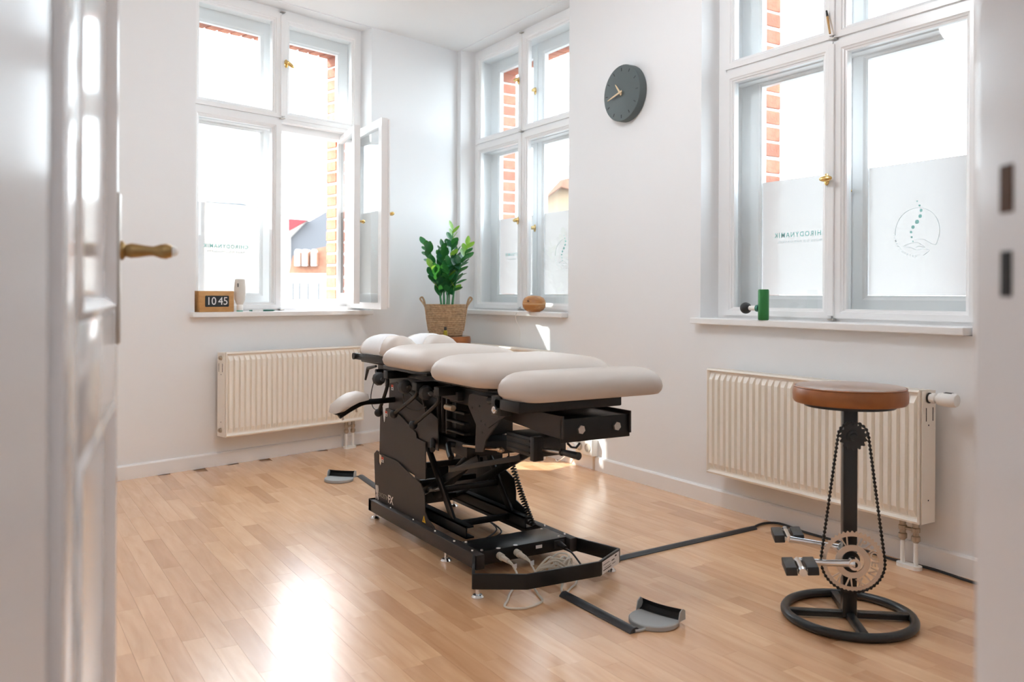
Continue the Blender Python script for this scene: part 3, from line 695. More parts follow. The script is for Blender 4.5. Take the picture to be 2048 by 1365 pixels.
# ---- carved wooden diffuser on the corner sill
wd = thing('wooden_diffuser', 'oval carved wooden diffuser on the corner window sill', 'diffuser', (XW + .0, 4.605, .917))
MWD = T(3.045, 4.605, .9172)
b = nb(); lathe(b, [(.038, 0), (.060, .012), (.073, .030), (.076, .050)], 36, MWD); obj('base', b, WOODD, wd, True)
b = nb(); lathe(b, [(.0765, .051), (.073, .072), (.062, .090), (.040, .102), (.012, .106)], 36, MWD); lidw = obj('lid', b, WOODD, wd, True)
b = nb(); lathe(b, [(.0772, .0495), (.0780, .051), (.0772, .0525)], 36, MWD); obj('seam', b, OAK, wd, True)
b = nb(); ball(b, (-.060, -.012, .066), .022, 10, MWD, (.5, 1.3, .7)); obj('opening', b, mat('dark_wood', (.16, .06, .02), .5), lidw, True)

# ---- massage gun on the right sill, pen on the transom
mg = thing('massage_gun', 'green cylindrical massage gun with black ball head on the right sill', 'massager', (3.04, 2.693, .917))
b = nb(); lathe(b, [(.020, .0), (.0235, .002), (.0245, .006), (.0245, .136), (.022, .141)], 28, T(3.04, 2.693, .9172)); obj('handle', b, GREEN, mg, True)
b = nb(); cyl(b, (3.04, 2.715, .971), (3.04, 2.733, .971), .018, .016, 18); obj('collar', b, DGREEN, mg, True)
b = nb(); cyl(b, (3.04, 2.733, .971), (3.04, 2.775, .971), .0125, .011, 16); obj('shaft', b, WHITEP, mg, True)
b = nb(); ball(b, (3.04, 2.799, .971), .027, 16); obj('ball_head', b, BLKP, mg, True)
p2 = thing('bamboo_pen', 'bamboo ballpoint pen leaning on the transom of the right window', 'pen', (3.165, 2.43, 2.17))
pa, pb_ = Vector((3.150, 2.424, 2.180)), Vector((3.160, 2.446, 2.262)); pc = pb_ + (pb_ - pa).normalized() * .030
b = nb(); cyl(b, pa, pb_, .0045, .0055, 10); obj('barrel', b, mat('bamboo', (.50, .28, .10), .5), p2, True)
b = nb(); cyl(b, pb_, pc, .006, .004, 10); obj('cap', b, BLKP, p2, True)

def lit_glass(name, power):
    m = bpy.data.materials.new(name); m.use_nodes = True; p = m.node_tree.nodes['Principled BSDF']
    p.inputs['Base Color'].default_value = (.9, .9, .9, 1); p.inputs['Emission Color'].default_value = (0.90, 0.95, 1.0, 1); p.inputs['Emission Strength'].default_value = power
    return m
# ---- ceiling lamp: guessed from a pane reflection, shifted; its glow is added room fill
cl = thing('ceiling_lamp', 'white glass globe lamp below the ceiling above the treatment table, lit as added fill', 'lamp', (1.45, 2.85, CEIL))
b = nb(); lathe(b, [(.055, 0), (.055, -.02), (.02, -.03), (.012, -.07)][::-1], 20, T(1.45, 2.85, CEIL)); obj('canopy', b, WHITEP, cl, True)
b = nb(); ball(b, (1.45, 2.85, CEIL - .20), .16, 18); obj('globe', b, lit_glass('room_fill_glass', 26.0), cl, True)

# ---- fill lamp behind the lens, added to brighten the doorway and near floor
hl = thing('hallway_fill_lamp', 'added fill light, an opal globe on the hallway ceiling behind the doorway', 'lamp', tuple(MC @ Vector((0.1, -0.45, CEIL))))
b = nb(); lathe(b, [(.06, 0), (.06, -.02), (.02, -.03), (.02, -.06)][::-1], 20, MC @ T(0.1, -0.45, CEIL)); obj('canopy', b, WHITEP, hl, True)
LIT = lit_glass('hall_fill_glass', 9.0)
b = nb(); ball(b, (0.1, -0.45, CEIL - .20), .15, 18, MC); obj('globe', b, LIT, hl, True)

# ---- stools made of bicycle parts
def bike_stool(loc, ax, label, full=True):
    """ax: direction of the crank axle towards the viewer"""
    x, y = loc; ax = Vector((ax[0], ax[1], 0)).normalized(); la = Vector((-ax.y, ax.x, 0))     # la: to the viewer's right
    M = Matrix(((la.x, -ax.x, 0, x), (la.y, -ax.y, 0, y), (0, 0, 1, 0), (0, 0, 0, 1)))      # local x right, y away, z up
    st = thing('bicycle_stool', label, 'stool', (x, y, 0), 'stools made of bicycle parts')
    b = nb(); lathe(b, [(.150, .688), (.168, .690), (.1725, .697), (.1735, .715), (.1725, .730), (.168, .739)], 48, M); s = obj('seat', b, LEATH, st, True)
    b = nb(); lathe(b, [(.168, .7385), (.164, .7425), (.12, .7445), (.02, .745)], 48, M); obj('seat_top', b, LEATH2, s, True)
    b = nb(); tube(b, [(.1685 * math.cos(t), .1685 * math.sin(t), .7395) for t in [2 * PI * k / 48 for k in range(48)]], .0022, 6, M, True); obj('piping', b, LEATH, s, True)
    b = nb(); lathe(b, [(.10, .676), (.138, .678), (.138, .689), (.10, .690)], 40, M); obj('seat_plate', b, RUSTW, st, True)
    b = nb(); box(b, -.0215, .0215, -.0215, .0215, .012, .68, M, .003); obj('post', b, RUSTW, st, True)
    b = nb(); tube(b, [(.193 * math.cos(t), .193 * math.sin(t), .0145) for t in [2 * PI * k / 56 for k in range(56)]], .0145, 10, M, True); obj('base_ring', b, RUSTW, st, True)
    for r_ in (0, PI / 2):
        b = nb(); box(b, -.185, .185, -.013, .013, .005, .025, M @ RZ(r_ + .06), .003); obj('base_bar', b, RUSTW, st, True)
    # upper cog, chainring, chain
    zc, zu, yr = .200, .590, -.060
    b = nb(); n = 15; P = []
    for k in range(n):
        for f, rr in ((0, .036), (.3, .043), (.55, .043), (.85, .036)):
            t = 2 * PI * (k + f) / n; P.append((rr * math.cos(t), rr * math.sin(t)))
    MQ = M @ T(0, yr, zu) @ RX(PI / 2); prism(b, P, -.002, .002, MQ); cyl(b, (0, 0, -.045), (0, 0, .008), .020, .020, 18, MQ); cyl(b, (0, 0, .004), (0, 0, .013), .013, .011, 14, MQ); obj('upper_cog', b, RUSTW, st, True)
    MQ = M @ T(0, yr, zc) @ RX(PI / 2)
    def annulus(bm, ri, ro, d0, d1, n=64, teeth=0):
        V = []; 
        for rr, d in ((ri, d0), (ro, d0), (ro, d1), (ri, d1)):
            for k in range(n):
                t = 2 * PI * k / n; q = rr
                if teeth and rr == ro: q = rr + (.005 if k % (n // teeth) < (n // teeth) / 2 else 0)
                V.append((q * math.cos(t), q * math.sin(t), d))
        addf(bm, V, [(i * n + k, i * n + (k + 1) % n, ((i + 1) % 4) * n + (k + 1) % n, ((i + 1) % 4) * n + k) for i in range(4) for k in range(n)], MQ)
    b = nb(); annulus(b, .079, .0905, -.0018, .0018, 176, 44); cr = obj('chainring', b, RINGM, st)
    b = nb(); annulus(b, .034, .052, -.0016, .0020, 48); obj('spider', b, RINGM, cr)
    b = nb()
    for dg in (75, 110, 145, 185, 228, 262, 290): 
        t = math.radians(dg); u = Vector((math.cos(t), math.sin(t), 0)); v = Vector((-u.y, u.x, 0))
        for s2 in (-1, 1) if dg in (110, 228, 262) else (0,):
            p0, p1 = u * .050 + v * (.002 * s2), u * .0805 + v * (.010 * s2); w_ = v * .0022
            b = nb(); addf(b, [v_ + Vector((0, 0, dz_)) for dz_ in (-.0016, .0016) for v_ in (p0 - w_, p0 + w_, p1 + w_, p1 - w_)], BOXF, MQ); obj('spoke', b, RINGM, cr)
    for k, ch in enumerate('PHOENIX'):
        t = math.radians(62 - 22 * k); b = nb()
        for dz in (-.0014, .0018): put_text(b, 'c' + ch, .034, MQ @ T(.0655 * math.cos(t), .0655 * math.sin(t), dz) @ RZ(t - PI / 2))
        obj('letter', b, RINGM, cr)
    # chain: around both wheels
    path = []
    rb, ru = .0945, .045; dz = zu - zc; al = math.acos((rb - ru) / dz)
    for k in range(41):
        t = PI / 2 + al + (2 * PI - 2 * al) * k / 40; path.append(Vector((rb * math.cos(t), yr, zc + rb * math.sin(t))))
    for k in range(13):
        t = PI / 2 - al + 2 * al * k / 12; path.append(Vector((ru * math.cos(t), yr, zu + ru * math.sin(t))))
    path.append(path[0]); seg = []; tot = 0
    for i in range(len(path) - 1): seg.append((tot, path[i], path[i + 1])); tot += (path[i + 1] - path[i]).length
    nl = int(tot / .0127); b = nb()
    def at(d):
        for t0, p, q in seg:
            if d <= t0 + (q - p).length + 1e-9: return p + (q - p) * ((d - t0) / max((q - p).length, 1e-9))
        return path[-1]
    for k in range(nl):
        p, q = at(tot * k / nl), at(tot * (k + 1) / nl); d = (q - p); an = math.atan2(d.z, d.x); c = (p + q) / 2; wv = .0042 if k % 2 else .0030
        box(b, -d.length * .62, d.length * .62, -wv, wv, -.0022, .0022, M @ T(*c) @ RY(-an)); cyl(b, (0, -wv - .0006, 0), (0, wv + .0006, 0), .0050, .0050, 8, M @ T(*p))
    obj('chain', b, BLK, st)
    # axle, cranks, pedals (both cranks point to the left)
    b = nb(); cyl(b, (0, yr - .028, zc), (0, .10, zc), .012, .012, 16, M); cyl(b, (0, -.04, zc), (0, .06, zc), .026, .026, 20, M); obj('bottom_bracket', b, RUSTW, st, True)
    for sgn, y0, tilt in ((-1, yr - .022, .02), (1, .080, .10)):
        ex, ez = -.170 * math.cos(tilt), .170 * math.sin(tilt); yo = y0 + sgn * .014
        b = nb(); tube(b, [(0, y0, zc), (-.02, y0, zc + ez * .1), (-.09, yo, zc + ez * .5), (ex, yo, zc + ez)], .009, 10, M, False, [.017, .012, .0095, .011]); cyl(b, (0, y0 - .012, zc), (0, y0 + .012, zc), .018, .018, 18, M); ck_ = obj('crank', b, CHROME, st, True)
        b = nb(); cyl(b, (0, y0 - .0135, zc), (0, y0 + .0135, zc), .0085, .0085, 12, M); obj('crank_bolt', b, BLK, ck_, True)
        pc = Vector((ex, yo + sgn * .055, zc + ez)); Mp = M @ T(*pc) @ RY(-.08)
        b = nb(); cyl(b, (0, -.058, 0), (0, .058, 0), .011, .011, 14, Mp); cyl(b, (0, sgn * .05, 0), (0, sgn * .064, 0), .015, .012, 14, Mp); pd = obj('pedal_axle', b, CHROME, st, True)
        for s2 in (-1, 1):
            b = nb(); box(b, s2 * .014, s2 * .048, -.053, .053, -.013, .013, Mp, .003); obj('pedal_block', b, BLKP, pd, True)
        for yy in (-.05, .05): b = nb(); box(b, -.042, .042, yy - .002, yy + .002, -.006, .006, Mp, .001); obj('pedal_plate', b, STEEL, pd, True)
    return st
d_ = -FW * .28 - R0 * .053
bike_stool((2.352, 1.730), (-(FW.x * .28 + R0.x * .053), -(FW.y * .28 + R0.y * .053)), 'cognac leather stool built from a chainring, chain and pedals, in front of the right radiator')
bike_stool((2.71, 5.20), (-0.3, -1.0), 'leather-topped stool in the corner carrying the basket plant')

# ---- basket plant on the corner stool
px_, py_ = 2.715, 5.205; bz = 0.7455
pp = thing('potted_plant', 'leafy green plant in a woven seagrass basket with two handles', 'plant', (px_, py_, bz))
b = nb(); prof = []
nr = 17
for k in range(nr):
    z = .206 * k / (nr - 1); r = .112 + (.138 - .112) * (k / (nr - 1)) ** .8
    prof += [(r - .003, z), (r + .0035, z + .0035), (r + .0035, z + .0085)]
lathe(b, prof + [(.128, .212), (.124, .17)], 40, T(px_, py_, bz)); bk = obj('basket', b, BASK, pp, True)
for sg in (-1, 1):
    h = R0 * sg
    pts = spline([Vector((px_, py_, bz)) + h * r + Vector((0, 0, z)) for r, z in ((.118, .03), (.131, .11), (.142, .19), (.160, .225), (.178, .250), (.165, .262), (.150, .235), (.141, .19))], 6)
    b = nb(); tube(b, pts, .0065, 8); obj('basket_handle', b, BASK, bk, True)
b = nb(); lathe(b, [(.122, 0), (.05, .012), (.01, .014)], 24, T(px_, py_, bz + .172)); obj('soil', b, SOIL, pp, True)
b = nb(); Lp = []
for i in range(7):
    t = i / 6; w_ = math.sin(PI * min(t * .93 + .04, 1)) ** .8 * .5
    Lp += [(-w_ * .56, t, .06 * w_), (0, t, -.04 + .02 * t), (w_ * .56, t, .06 * w_)]
addf(b, Lp, [(i * 3 + j, i * 3 + j + 1, i * 3 + j + 4, i * 3 + j + 3) for i in range(6) for j in range(2)])
lm = bpy.data.meshes.new('leaf'); b.to_mesh(lm); b.free(); lm.materials.append(LEAF); lm.polygons.foreach_set('use_smooth', [True] * len(lm.polygons))
lm2 = lm.copy(); lm2.materials.clear(); lm2.materials.append(LEAFY)
stems = [((-.03, 0), (-.145, .02), .50, 14, 0), ((-.01, .02), (-.05, .07), .44, 13, 0), ((.02, -.01), (.045, -.02), .60, 18, 1), ((.035, .02), (.145, .03), .50, 14, 1),
         ((-.025, -.03), (-.09, -.07), .34, 11, 1), ((.01, -.035), (.02, -.09), .36, 12, 0), ((.045, -.02), (.105, -.06), .38, 12, 0), ((.0, .04), (.06, .11), .46, 12, 0), ((-.015, -.01), (-.02, -.05), .48, 15, 0)]
base_ = Vector((px_, py_, bz + .18))
for (bx_, by_), (tx, ty), hgt, nlv, yng in stems:
    p0 = base_ + R0 * bx_ + FW * by_; p3 = base_ + R0 * tx + FW * ty + Vector((0, 0, hgt - .06))
    pts = spline([p0, p0 + (p3 - p0) * .35 + Vector((0, 0, .03)) - (R0 * (tx - bx_) + FW * (ty - by_)) * .1, p0 + (p3 - p0) * .7 + Vector((0, 0, .02)), p3], 6)
    b = nb(); tube(b, pts, .004, 7, I4, False, [.0058 - .004 * i / (len(pts) - 1) for i in range(len(pts))]); stm = obj('stem', b, STEMM, pp, True)
    az = R.uniform(0, 6.28)
    for k in range(nlv):
        f = .22 + .78 * k / (nlv - 1); i = min(int(f * (len(pts) - 1)), len(pts) - 2); p = pts[i] + (pts[i + 1] - pts[i]) * (f * (len(pts) - 1) - i)
        d = (pts[i + 1] - pts[i]).normalized(); top = k == nlv - 1
        side = (d.cross(Vector((math.cos(az), math.sin(az), 0)))).normalized() * (1 if k % 2 else -1)
        dirv = (d * (.9 if not top else 2) + side * R.uniform(.9, 1.25) + Vector((R.uniform(-.25, .25), R.uniform(-.25, .25), R.uniform(-.1, .25)))).normalized()
        ln = R.uniform(.080, .112) * (1 if f < .85 else .8)
        yv = dirv; xv = yv.cross(Vector((R.uniform(-.4, .4), R.uniform(-.4, .4), 1))).normalized(); zv = xv.cross(yv)
        o = bpy.data.objects.new('leaf', lm2 if (yng and f > .86) or R.random() < .07 else lm); col.objects.link(o); o.parent = stm
        o.matrix_basis = Matrix(((xv.x, yv.x, zv.x, p.x), (xv.y, yv.y, zv.y, p.y), (xv.z, yv.z, zv.z, p.z), (0, 0, 0, 1))) @ Matrix.Diagonal((ln, ln, ln, 1))
ob_ = thing('oil_bottle', 'tiny essential oil bottle with black cap in front of the basket', 'bottle', tuple(Vector((px_, py_, bz)) - FW * .15))
q = Vector((px_, py_, bz)) - FW * .150 + R0 * .008; MO = T(*q)
b = nb(); lathe(b, [(.0125, 0), (.0135, .002), (.0135, .036), (.008, .041)], 18, MO); obj('body', b, AMBER, ob_, True)
b = nb(); lathe(b, [(.0085, .041), (.0095, .042), (.0095, .062), (.008, .064)], 16, MO); obj('cap', b, BLKP, ob_, True)

# ================================================================== TREATMENT TABLE
TX = 1.735
tb = thing('treatment_table', 'black-framed chiropractic treatment table with greige cushions in the middle of the room', 'table', (TX, 3.0, 0))
def P(name, bm, m, parent=None, smooth=True, label=None): return obj(name, bm, m, parent if parent is not None else tb, smooth, label)
def yz(bm, poly, x0, x1): prism(bm, poly, x0, x1, MYZ)
def mir(x): return 2 * TX - x
XL, XR = 1.514, 1.965
# base frame
for x0, x1 in ((XL, XL + .036), (XR - .036, XR)):
    b = nb(); box(b, x0, x1, 2.66, 3.665, .034, .088, I4, .003); rl_ = P('base_rail', b, POW)
    for y in (2.72, 2.86, 3.02, 3.22, 3.45):
        b = nb(); cyl(b, ((x0 + x1) / 2, y, .088), ((x0 + x1) / 2, y, .093), .0055, .0045, 10); obj('rail_bolt', b, CHROME, rl_, True)
b = nb(); box(b, XL, XR, 3.63, 3.665, .034, .088, I4, .003); P('rear_crossbar', b, POW)
bp = [(XL + .004, 2.685), (1.412, 2.500), (1.565, 2.404), (1.860, 2.386), (2.016, 2.470), (XR - .004, 2.685)]
for i in range(5):
    p, q = Vector((*bp[i], 0)), Vector((*bp[i + 1], 0)); d = q - p; an = math.atan2(d.y, d.x)
    b = nb(); box(b, -.002, d.length + .002, -.005, .005, .034, .086, T(p.x, p.y, 0) @ RZ(an), .0015); bs = P('bumper_plate', b, BLK if i else POW)
    if i == 3:
        b = nb(); box(b, .012, d.length - .012, -.0062, -.0048, .036, .080, T(p.x, p.y, 0) @ RZ(an)); lbm = obj('type_plate', b, LABELW, bs)
        for u0, u1, z0, z1 in ((.02, .09, .046, .049), (.02, .075, .066, .068), (.095, .12, .062, .066), (.125, .14, .070, .076), (.03, .085, .054, .0555), (.10, .13, .050, .052)):
            b = nb(); box(b, u0, u1, -.0066, -.006, z0, z1, T(p.x, p.y, 0) @ RZ(an)); obj('print_line', b, INK, lbm)
for x, y in ((1.533, 3.63), (1.523, 2.91), (1.432, 2.505), (1.990, 2.488), (1.947, 3.64), (1.947, 2.93)):
    b = nb(); lathe(b, [(.021, 0), (.0215, .004), (.016, .011), (.007, .013), (.006, .036)], 20, T(x, y, 0)); P('levelling_foot', b, CHROME)
# control box between the rails
b = nb(); box(b, XL + .034, XR - .034, 2.685, 2.838, .040, .090, I4, .002); cb = P('control_box', b, BLK)
for x, y in ((1.560, 2.70), (1.560, 2.82), (1.905, 2.70), (1.905, 2.82)):
    b = nb(); cyl(b, (x, y, .09), (x, y, .094), .0055, .0045, 8); obj('box_screw', b, STEEL, cb, True)
for x in (1.625, 1.700):
    b = nb(); cyl(b, (x, 2.690, .0905), (x, 2.690, .0916), .0085, .0085, 14); obj('round_sticker', b, LABELW, cb)
    b = nb(); cyl(b, (x, 2.686, .066), (x, 2.662, .064), .0125, .0135, 16); cyl(b, (x, 2.662, .064), (x + .006, 2.630, .058), .0105, .0085, 14); cyl(b, (x + .006, 2.630, .058), (x + .012, 2.612, .050), .0075, .0045, 12); pg_ = P('cable_plug', b, CREAMP)
    b = nb(); box(b, -.008, .010, -.0007, .0007, -.009, .009, T(x + .016, 2.600, .045) @ RZ(.3)); obj('cable_tag', b, LABELW, pg_)
b = nb(); box(b, 1.872, 1.918, 2.680, 2.688, .052, .082, I4, .002); P('mains_inlet', b, BLKP)
b = nb(); cyl(b, (1.895, 2.682, .067), (1.895, 2.640, .062), .013, .009, 12); tube(b, spline([(1.895, 2.645, .062), (1.90, 2.60, .05), (1.885, 2.50, .02), (1.905, 2.44, .012)], 6), .0035, 7); P('mains_lead', b, BLKP)
b = nb(); box(b, -.014, .014, -.0006, .0006, -.006, .006, T(1.80, 2.681, .072)); P('box_label', b, LABELW)
# side covers: three telescoping plates each side
low = [(3.645, .088), (3.664, .292), (3.632, .312), (3.615, .309), (3.612, .262), (3.603, .250), (3.590, .250), (3.582, .262), (3.580, .303), (3.395, .297), (3.345, .283), (3.172, .245), (3.142, .215), (3.135, .180), (3.132, .140), (3.105, .115), (3.055, .098), (3.045, .088)]
midp = [(3.622, .295), (3.615, .500), (3.595, .515), (3.588, .470), (3.582, .448), (3.566, .448), (3.558, .470), (3.556, .512), (3.530, .518), (3.405, .502), (3.240, .446), (3.232, .424), (3.148, .420), (3.146, .268), (3.20, .262)]
upp = [(3.55, .40), (3.53, .628), (3.46, .640), (3.053, .528), (3.050, .40)]
for nm, poly, x0, x1, m_ in (('lower_side_cover', low, 1.541, 1.545, POW), ('middle_side_cover', midp, 1.5495, 1.5535, POW), ('upper_side_cover', upp, 1.558, 1.562, POW)):
    for sgn in (0, 1):
        a, c = (x0, x1) if not sgn else (mir(x1), mir(x0))
        b = nb(); yz(b, poly, a, c); sp = P(nm, b, m_, None, False)
        if not sgn:
            yy, zz = {'lower_side_cover': (3.565, .268), 'middle_side_cover': (3.545, .478), 'upper_side_cover': (3.500, .600)}[nm]
            b = nb(); box(b, x0 - .0008, x0, yy - .011, yy + .011, zz, zz + .022); w1 = obj('warning_label', b, LABELW, sp)
            b = nb(); box(b, x0 - .0012, x0 - .0007, yy - .011, yy + .011, zz + .013, zz + .024); obj('label_band', b, LABELR, w1)
            b = nb(); box(b, x0 - .0012, x0 - .0007, yy - .005, yy + .005, zz + .003, zz + .009); obj('label_mark', b, INK, w1)
            if nm == 'lower_side_cover':
                MT = lambda y, z: Matrix(((0, 0, -1, x0 - .0006), (-1, 0, 0, y), (0, 1, 0, z), (0, 0, 0, 1)))
                b = nb(); put_text(b, 'FX', .050, MT(3.475, .115)); obj('logo_letters', b, LOGO, sp)
                b = nb(); put_text(b, 'model', .030, MT(3.556, .116)); obj('logo_letters', b, LOGO2, sp)
                b = nb(); cx, cz = 3.622, .118
                tube(b, spline([(x0 - .001, cx + .012, cz + .035), (x0 - .001, cx + .008, cz + .008), (x0 - .001, cx - .002, cz - .004), (x0 - .001, cx - .012, cz - .028)], 5), .0035, 6)
                tube(b, spline([(x0 - .001, cx - .004, cz + .036), (x0 - .001, cx - .008, cz + .014), (x0 - .001, cx - .002, cz), (x0 - .001, cx + .008, cz - .010), (x0 - .001, cx + .012, cz - .028)], 5), .0035, 6); obj('logo_figure', b, LOGO, sp, True)
                b = nb(); prism(b, [(3.155, .094), (3.125, .094), (3.140, .122)], x0 - .001, x0, MYZ); ht = obj('hazard_label', b, YELL, sp)
                b = nb(); prism(b, [(3.143, .100), (3.137, .100), (3.140, .114)], x0 - .0014, x0 - .0009, MYZ); obj('hazard_mark', b, INK, ht)
# lifting mechanism
def bar(bm, p, q, w, h):
    p, q = Vector(p), Vector(q); d = q - p; ln = d.length; d.normalize(); s = d.cross(UP); s = s.normalized() if s.length > 1e-6 else Vector((1, 0, 0)); u = s.cross(d)
    box(bm, -w / 2, w / 2, 0, ln, -h / 2, h / 2, Matrix(((s.x, d.x, u.x, p.x), (s.y, d.y, u.y, p.y), (s.z, d.z, u.z, p.z), (0, 0, 0, 1))), .0015)
for x in (1.600, mir(1.600)):
    b = nb(); bar(b, (x, 3.255, .42), (x, 2.985, .115), .012, .034); P('scissor_arm', b, BLK)
    b = nb(); bar(b, (x + (.02 if x < TX else -.02), 2.83, .40), (x + (.02 if x < TX else -.02), 3.45, .11), .012, .030); P('scissor_arm', b, BLK)
    b = nb(); box(b, x - .018, x + .018, 2.86, 3.62, .088, .094); box(b, x - .018, x - .012, 2.86, 3.62, .088, .135); box(b, x - .018, x + .016, 2.86, 3.62, .129, .135); P('roller_track', b, BLK)
for y, z in ((2.99, .112), (3.24, .305), (3.30, .22), (3.44, .112), (3.10, .23)):
    b = nb(); bar(b, (1.600, y, z), (mir(1.600), y, z), .022, .022); P('crosstie', b, BLK)
b = nb(); cyl(b, (TX, 3.40, .14), (TX, 3.02, .40), .026, .026, 16); cyl(b, (TX, 3.12, .33), (TX, 2.96, .44), .012, .012, 12); P('lift_actuator', b, BLKP)
b = nb(); box(b, TX - .06, TX + .06, 3.40, 3.52, .10, .26, I4, .01); P('pump_housing', b, GREYK)
b = nb(); cyl(b, (1.60, 3.22, .205), (1.66, 3.22, .205), .010, .010, 10); cyl(b, (1.63, 3.22, .195), (1.63, 3.22, .235), .006, .006, 8); P('hydraulic_fitting', b, STEEL)
for k in range(2):
    b = nb(); tube(b, spline([(1.62, 3.35, .03 + .01 * k), (1.68, 3.10 - .05 * k, .006), (1.75, 3.05, .006), (1.90, 3.12 + .04 * k, .008), (1.93, 3.30, .02)], 6), .0035, 6); P('floor_hose', b, BLKP)
b = nb(); box(b, 1.585, mir(1.585), 2.86, 3.52, .40, .455, I4, .004); P('lift_platform', b, BLK)
b = nb(); box(b, 1.60, mir(1.60), 2.98, 3.46, .455, .60, I4, .006); P('mechanism_case', b, BLK)
for y in (3.02, 3.06, 3.10):
    b = nb(); box(b, 1.578, 1.60, y - .006, y + .006, .47, .62, I4, .001); P('case_rib', b, POW)
for z in (.49, .53, .57):
    b = nb(); box(b, 1.572, 1.60, 2.86, 3.01, z - .004, z + .004, I4, .001); P('shelf_bracket', b, BLK)
b = nb(); cyl(b, (1.560, 2.985, .585), (1.560, 2.925, .585), .012, .012, 14); P('brass_bushing', b, mat('bushing', (.62, .50, .36), .35, .8))
b = nb(); box(b, 1.565, 1.60, 2.90, 3.03, .615, .650, I4, .003); P('latch_block', b, BLKP)
# top beam with cross bearers
b = nb(); box(b, 1.590, mir(1.590), 2.60, 3.66, .600, .668, I4, .004); P('top_beam', b, BLK)
for y0, y1, z1 in ((2.52, 2.93, .704), (3.00, 3.42, .716)):
    b = nb(); box(b, 1.585, mir(1.585), y0, y1, .664, z1 - .010, I4, .004); P('cushion_carrier', b, BLK)
    b = nb(); box(b, 1.490, mir(1.490), y0 + .02, y1 + .03, z1 - .012, z1 + .002, I4, .003); P('cushion_board', b, BLK)
# fan-shaped bracket plates and the front arm
def pyz(pts, X): return [(onx(x, y, X).y, onx(x, y, X).z) for x, y in pts]
fan = pyz([(938, 790), (944, 788), (1016, 802), (1016, 828), (976, 857), (952, 850), (936, 812)], 1.556)
fan2 = pyz([(952, 848), (978, 857), (1000, 840), (972, 880), (966, 905), (950, 905)], 1.560)
for x0, x1 in ((1.556, 1.562), (mir(1.562), mir(1.556))):
    b = nb(); yz(b, fan, x0, x1); f1 = P('hinge_plate', b, POW, None, False)
    b = nb(); yz(b, fan2, x0 + (.004 if x0 < TX else -.004), x1 + (.004 if x0 < TX else -.004)); P('lower_hinge_plate', b, POW, None, False)
    if x0 < TX:
        for y, z in pyz([(944, 816), (959, 813), (988, 827), (997, 834), (970, 850), (964, 866), (962, 843)], 1.556):
            b = nb(); cyl(b, (x0 - .001, y, z), (x0 + .001, y, z), .004, .004, 8); obj('drill_hole', b, INK, f1)
arm = pyz([(1004, 838), (1018, 826), (1030, 814), (1125, 834), (1125, 880), (1098, 872), (1086, 868), (1044, 852)], 1.612)
for xa in (1.612, 1.896):
    b = nb(); yz(b, arm, xa, xa + .006); P('arm_side', b, POW, None, False)
b = nb(); box(b, 1.612, 1.902, 2.274, 2.281, .542, .620, I4, .0015); af = P('arm_front', b, BLK)
b = nb(); tube(b, [(1.640, 2.277, .540), (1.655, 2.277, .526), (1.675, 2.277, .522), (1.690, 2.277, .536)], .004, 6); obj('front_lip', b, BLK, af, True)
for x in (1.690, 1.842):
    b = nb(); cyl(b, (x, 2.274, .582), (x, 2.266, .582), .0155, .0150, 6); obj('hex_bolt', b, STEEL, af)
b = nb(); box(b, 1.614, 1.900, 2.281, 2.60, .614, .620, I4, .001); P('arm_top', b, BLK)
b = nb(); box(b, 1.455, 1.875, 2.285, 2.44, .648, .684, I4, .004); ft = P('foot_carrier', b, BLK)
b = nb(); box(b, 1.455, 1.50, 2.40, 2.46, .625, .690, I4, .003); P('foot_hinge', b, BLK)
b = nb(); cyl(b, (1.456, 2.43, .645), (1.447, 2.43, .645), .013, .012, 14); cyl(b, (1.447, 2.43, .645), (1.442, 2.43, .645), .007, .006, 6); P('hinge_bolt', b, CHROME)
b = nb(); cyl(b, (1.545, 2.62, .650), (1.535, 2.50, .656), .014, .014, 14); cyl(b, (1.535, 2.50, .656), (1.53, 2.455, .659), .006, .006, 10); P('gas_spring', b, BLKP)
# motor, rod and cranks under the arm
b = nb(); box(b, 1.60, 1.74, 2.42, 2.60, .470, .540, I4, .008); P('motor', b, BLKP)
for z in (.485, .505, .525):
    b = nb(); box(b, 1.596, 1.744, 2.44, 2.59, z - .004, z + .004, I4, .001); P('motor_fin', b, BLK)
b = nb(); box(b, 1.588, 1.63, 2.40, 2.425, .462, .545, I4, .003); P('motor_flange', b, BLK)
b = nb(); cyl(b, (1.625, 2.42, .500), (1.640, 2.285, .506), .0065, .0065, 12); P('push_rod', b, STEEL)
b = nb(); cyl(b, (1.640, 2.30, .506), (1.648, 2.225, .505), .010, .013, 14); cyl(b, (1.640, 2.305, .506), (1.639, 2.31, .506), .013, .013, 14); P('rod_grip', b, BLKP)
b = nb(); cyl(b, (1.59, 2.60, .470), (1.57, 2.86, .450), .0055, .0055, 12); cyl(b, (1.59, 2.615, .469), (1.588, 2.63, .468), .010, .010, 12); P('brass_rod', b, mat('rod_brass', (.60, .45, .32), .3, 1.0))
b = nb(); tube(b, spline([(1.555, 2.90, .448), (1.53, 2.905, .452), (1.51, 2.87, .440), (1.495, 2.83, .425), (1.49, 2.81, .418)], 5), .011, 10); P('crank_lever', b, BLK)
b = nb(); cyl(b, (1.560, 3.10, .435), (1.500, 2.985, .420), .011, .011, 14); P('crank_handle', b, BLK)
b = nb(); bar(b, (1.585, 3.0, .33), (1.60, 2.50, .46), .008, .02); P('stay', b, BLK)
yzr = pyz([(955, 925), (996, 925), (1028, 958), (1031, 985), (1031, 1000), (1052, 1020), (1054, 1044), (1000, 1030), (955, 1005)], 1.892)
b = nb(); yz(b, yzr, 1.892, 1.896); P('inner_cover', b, BLK, None, False)
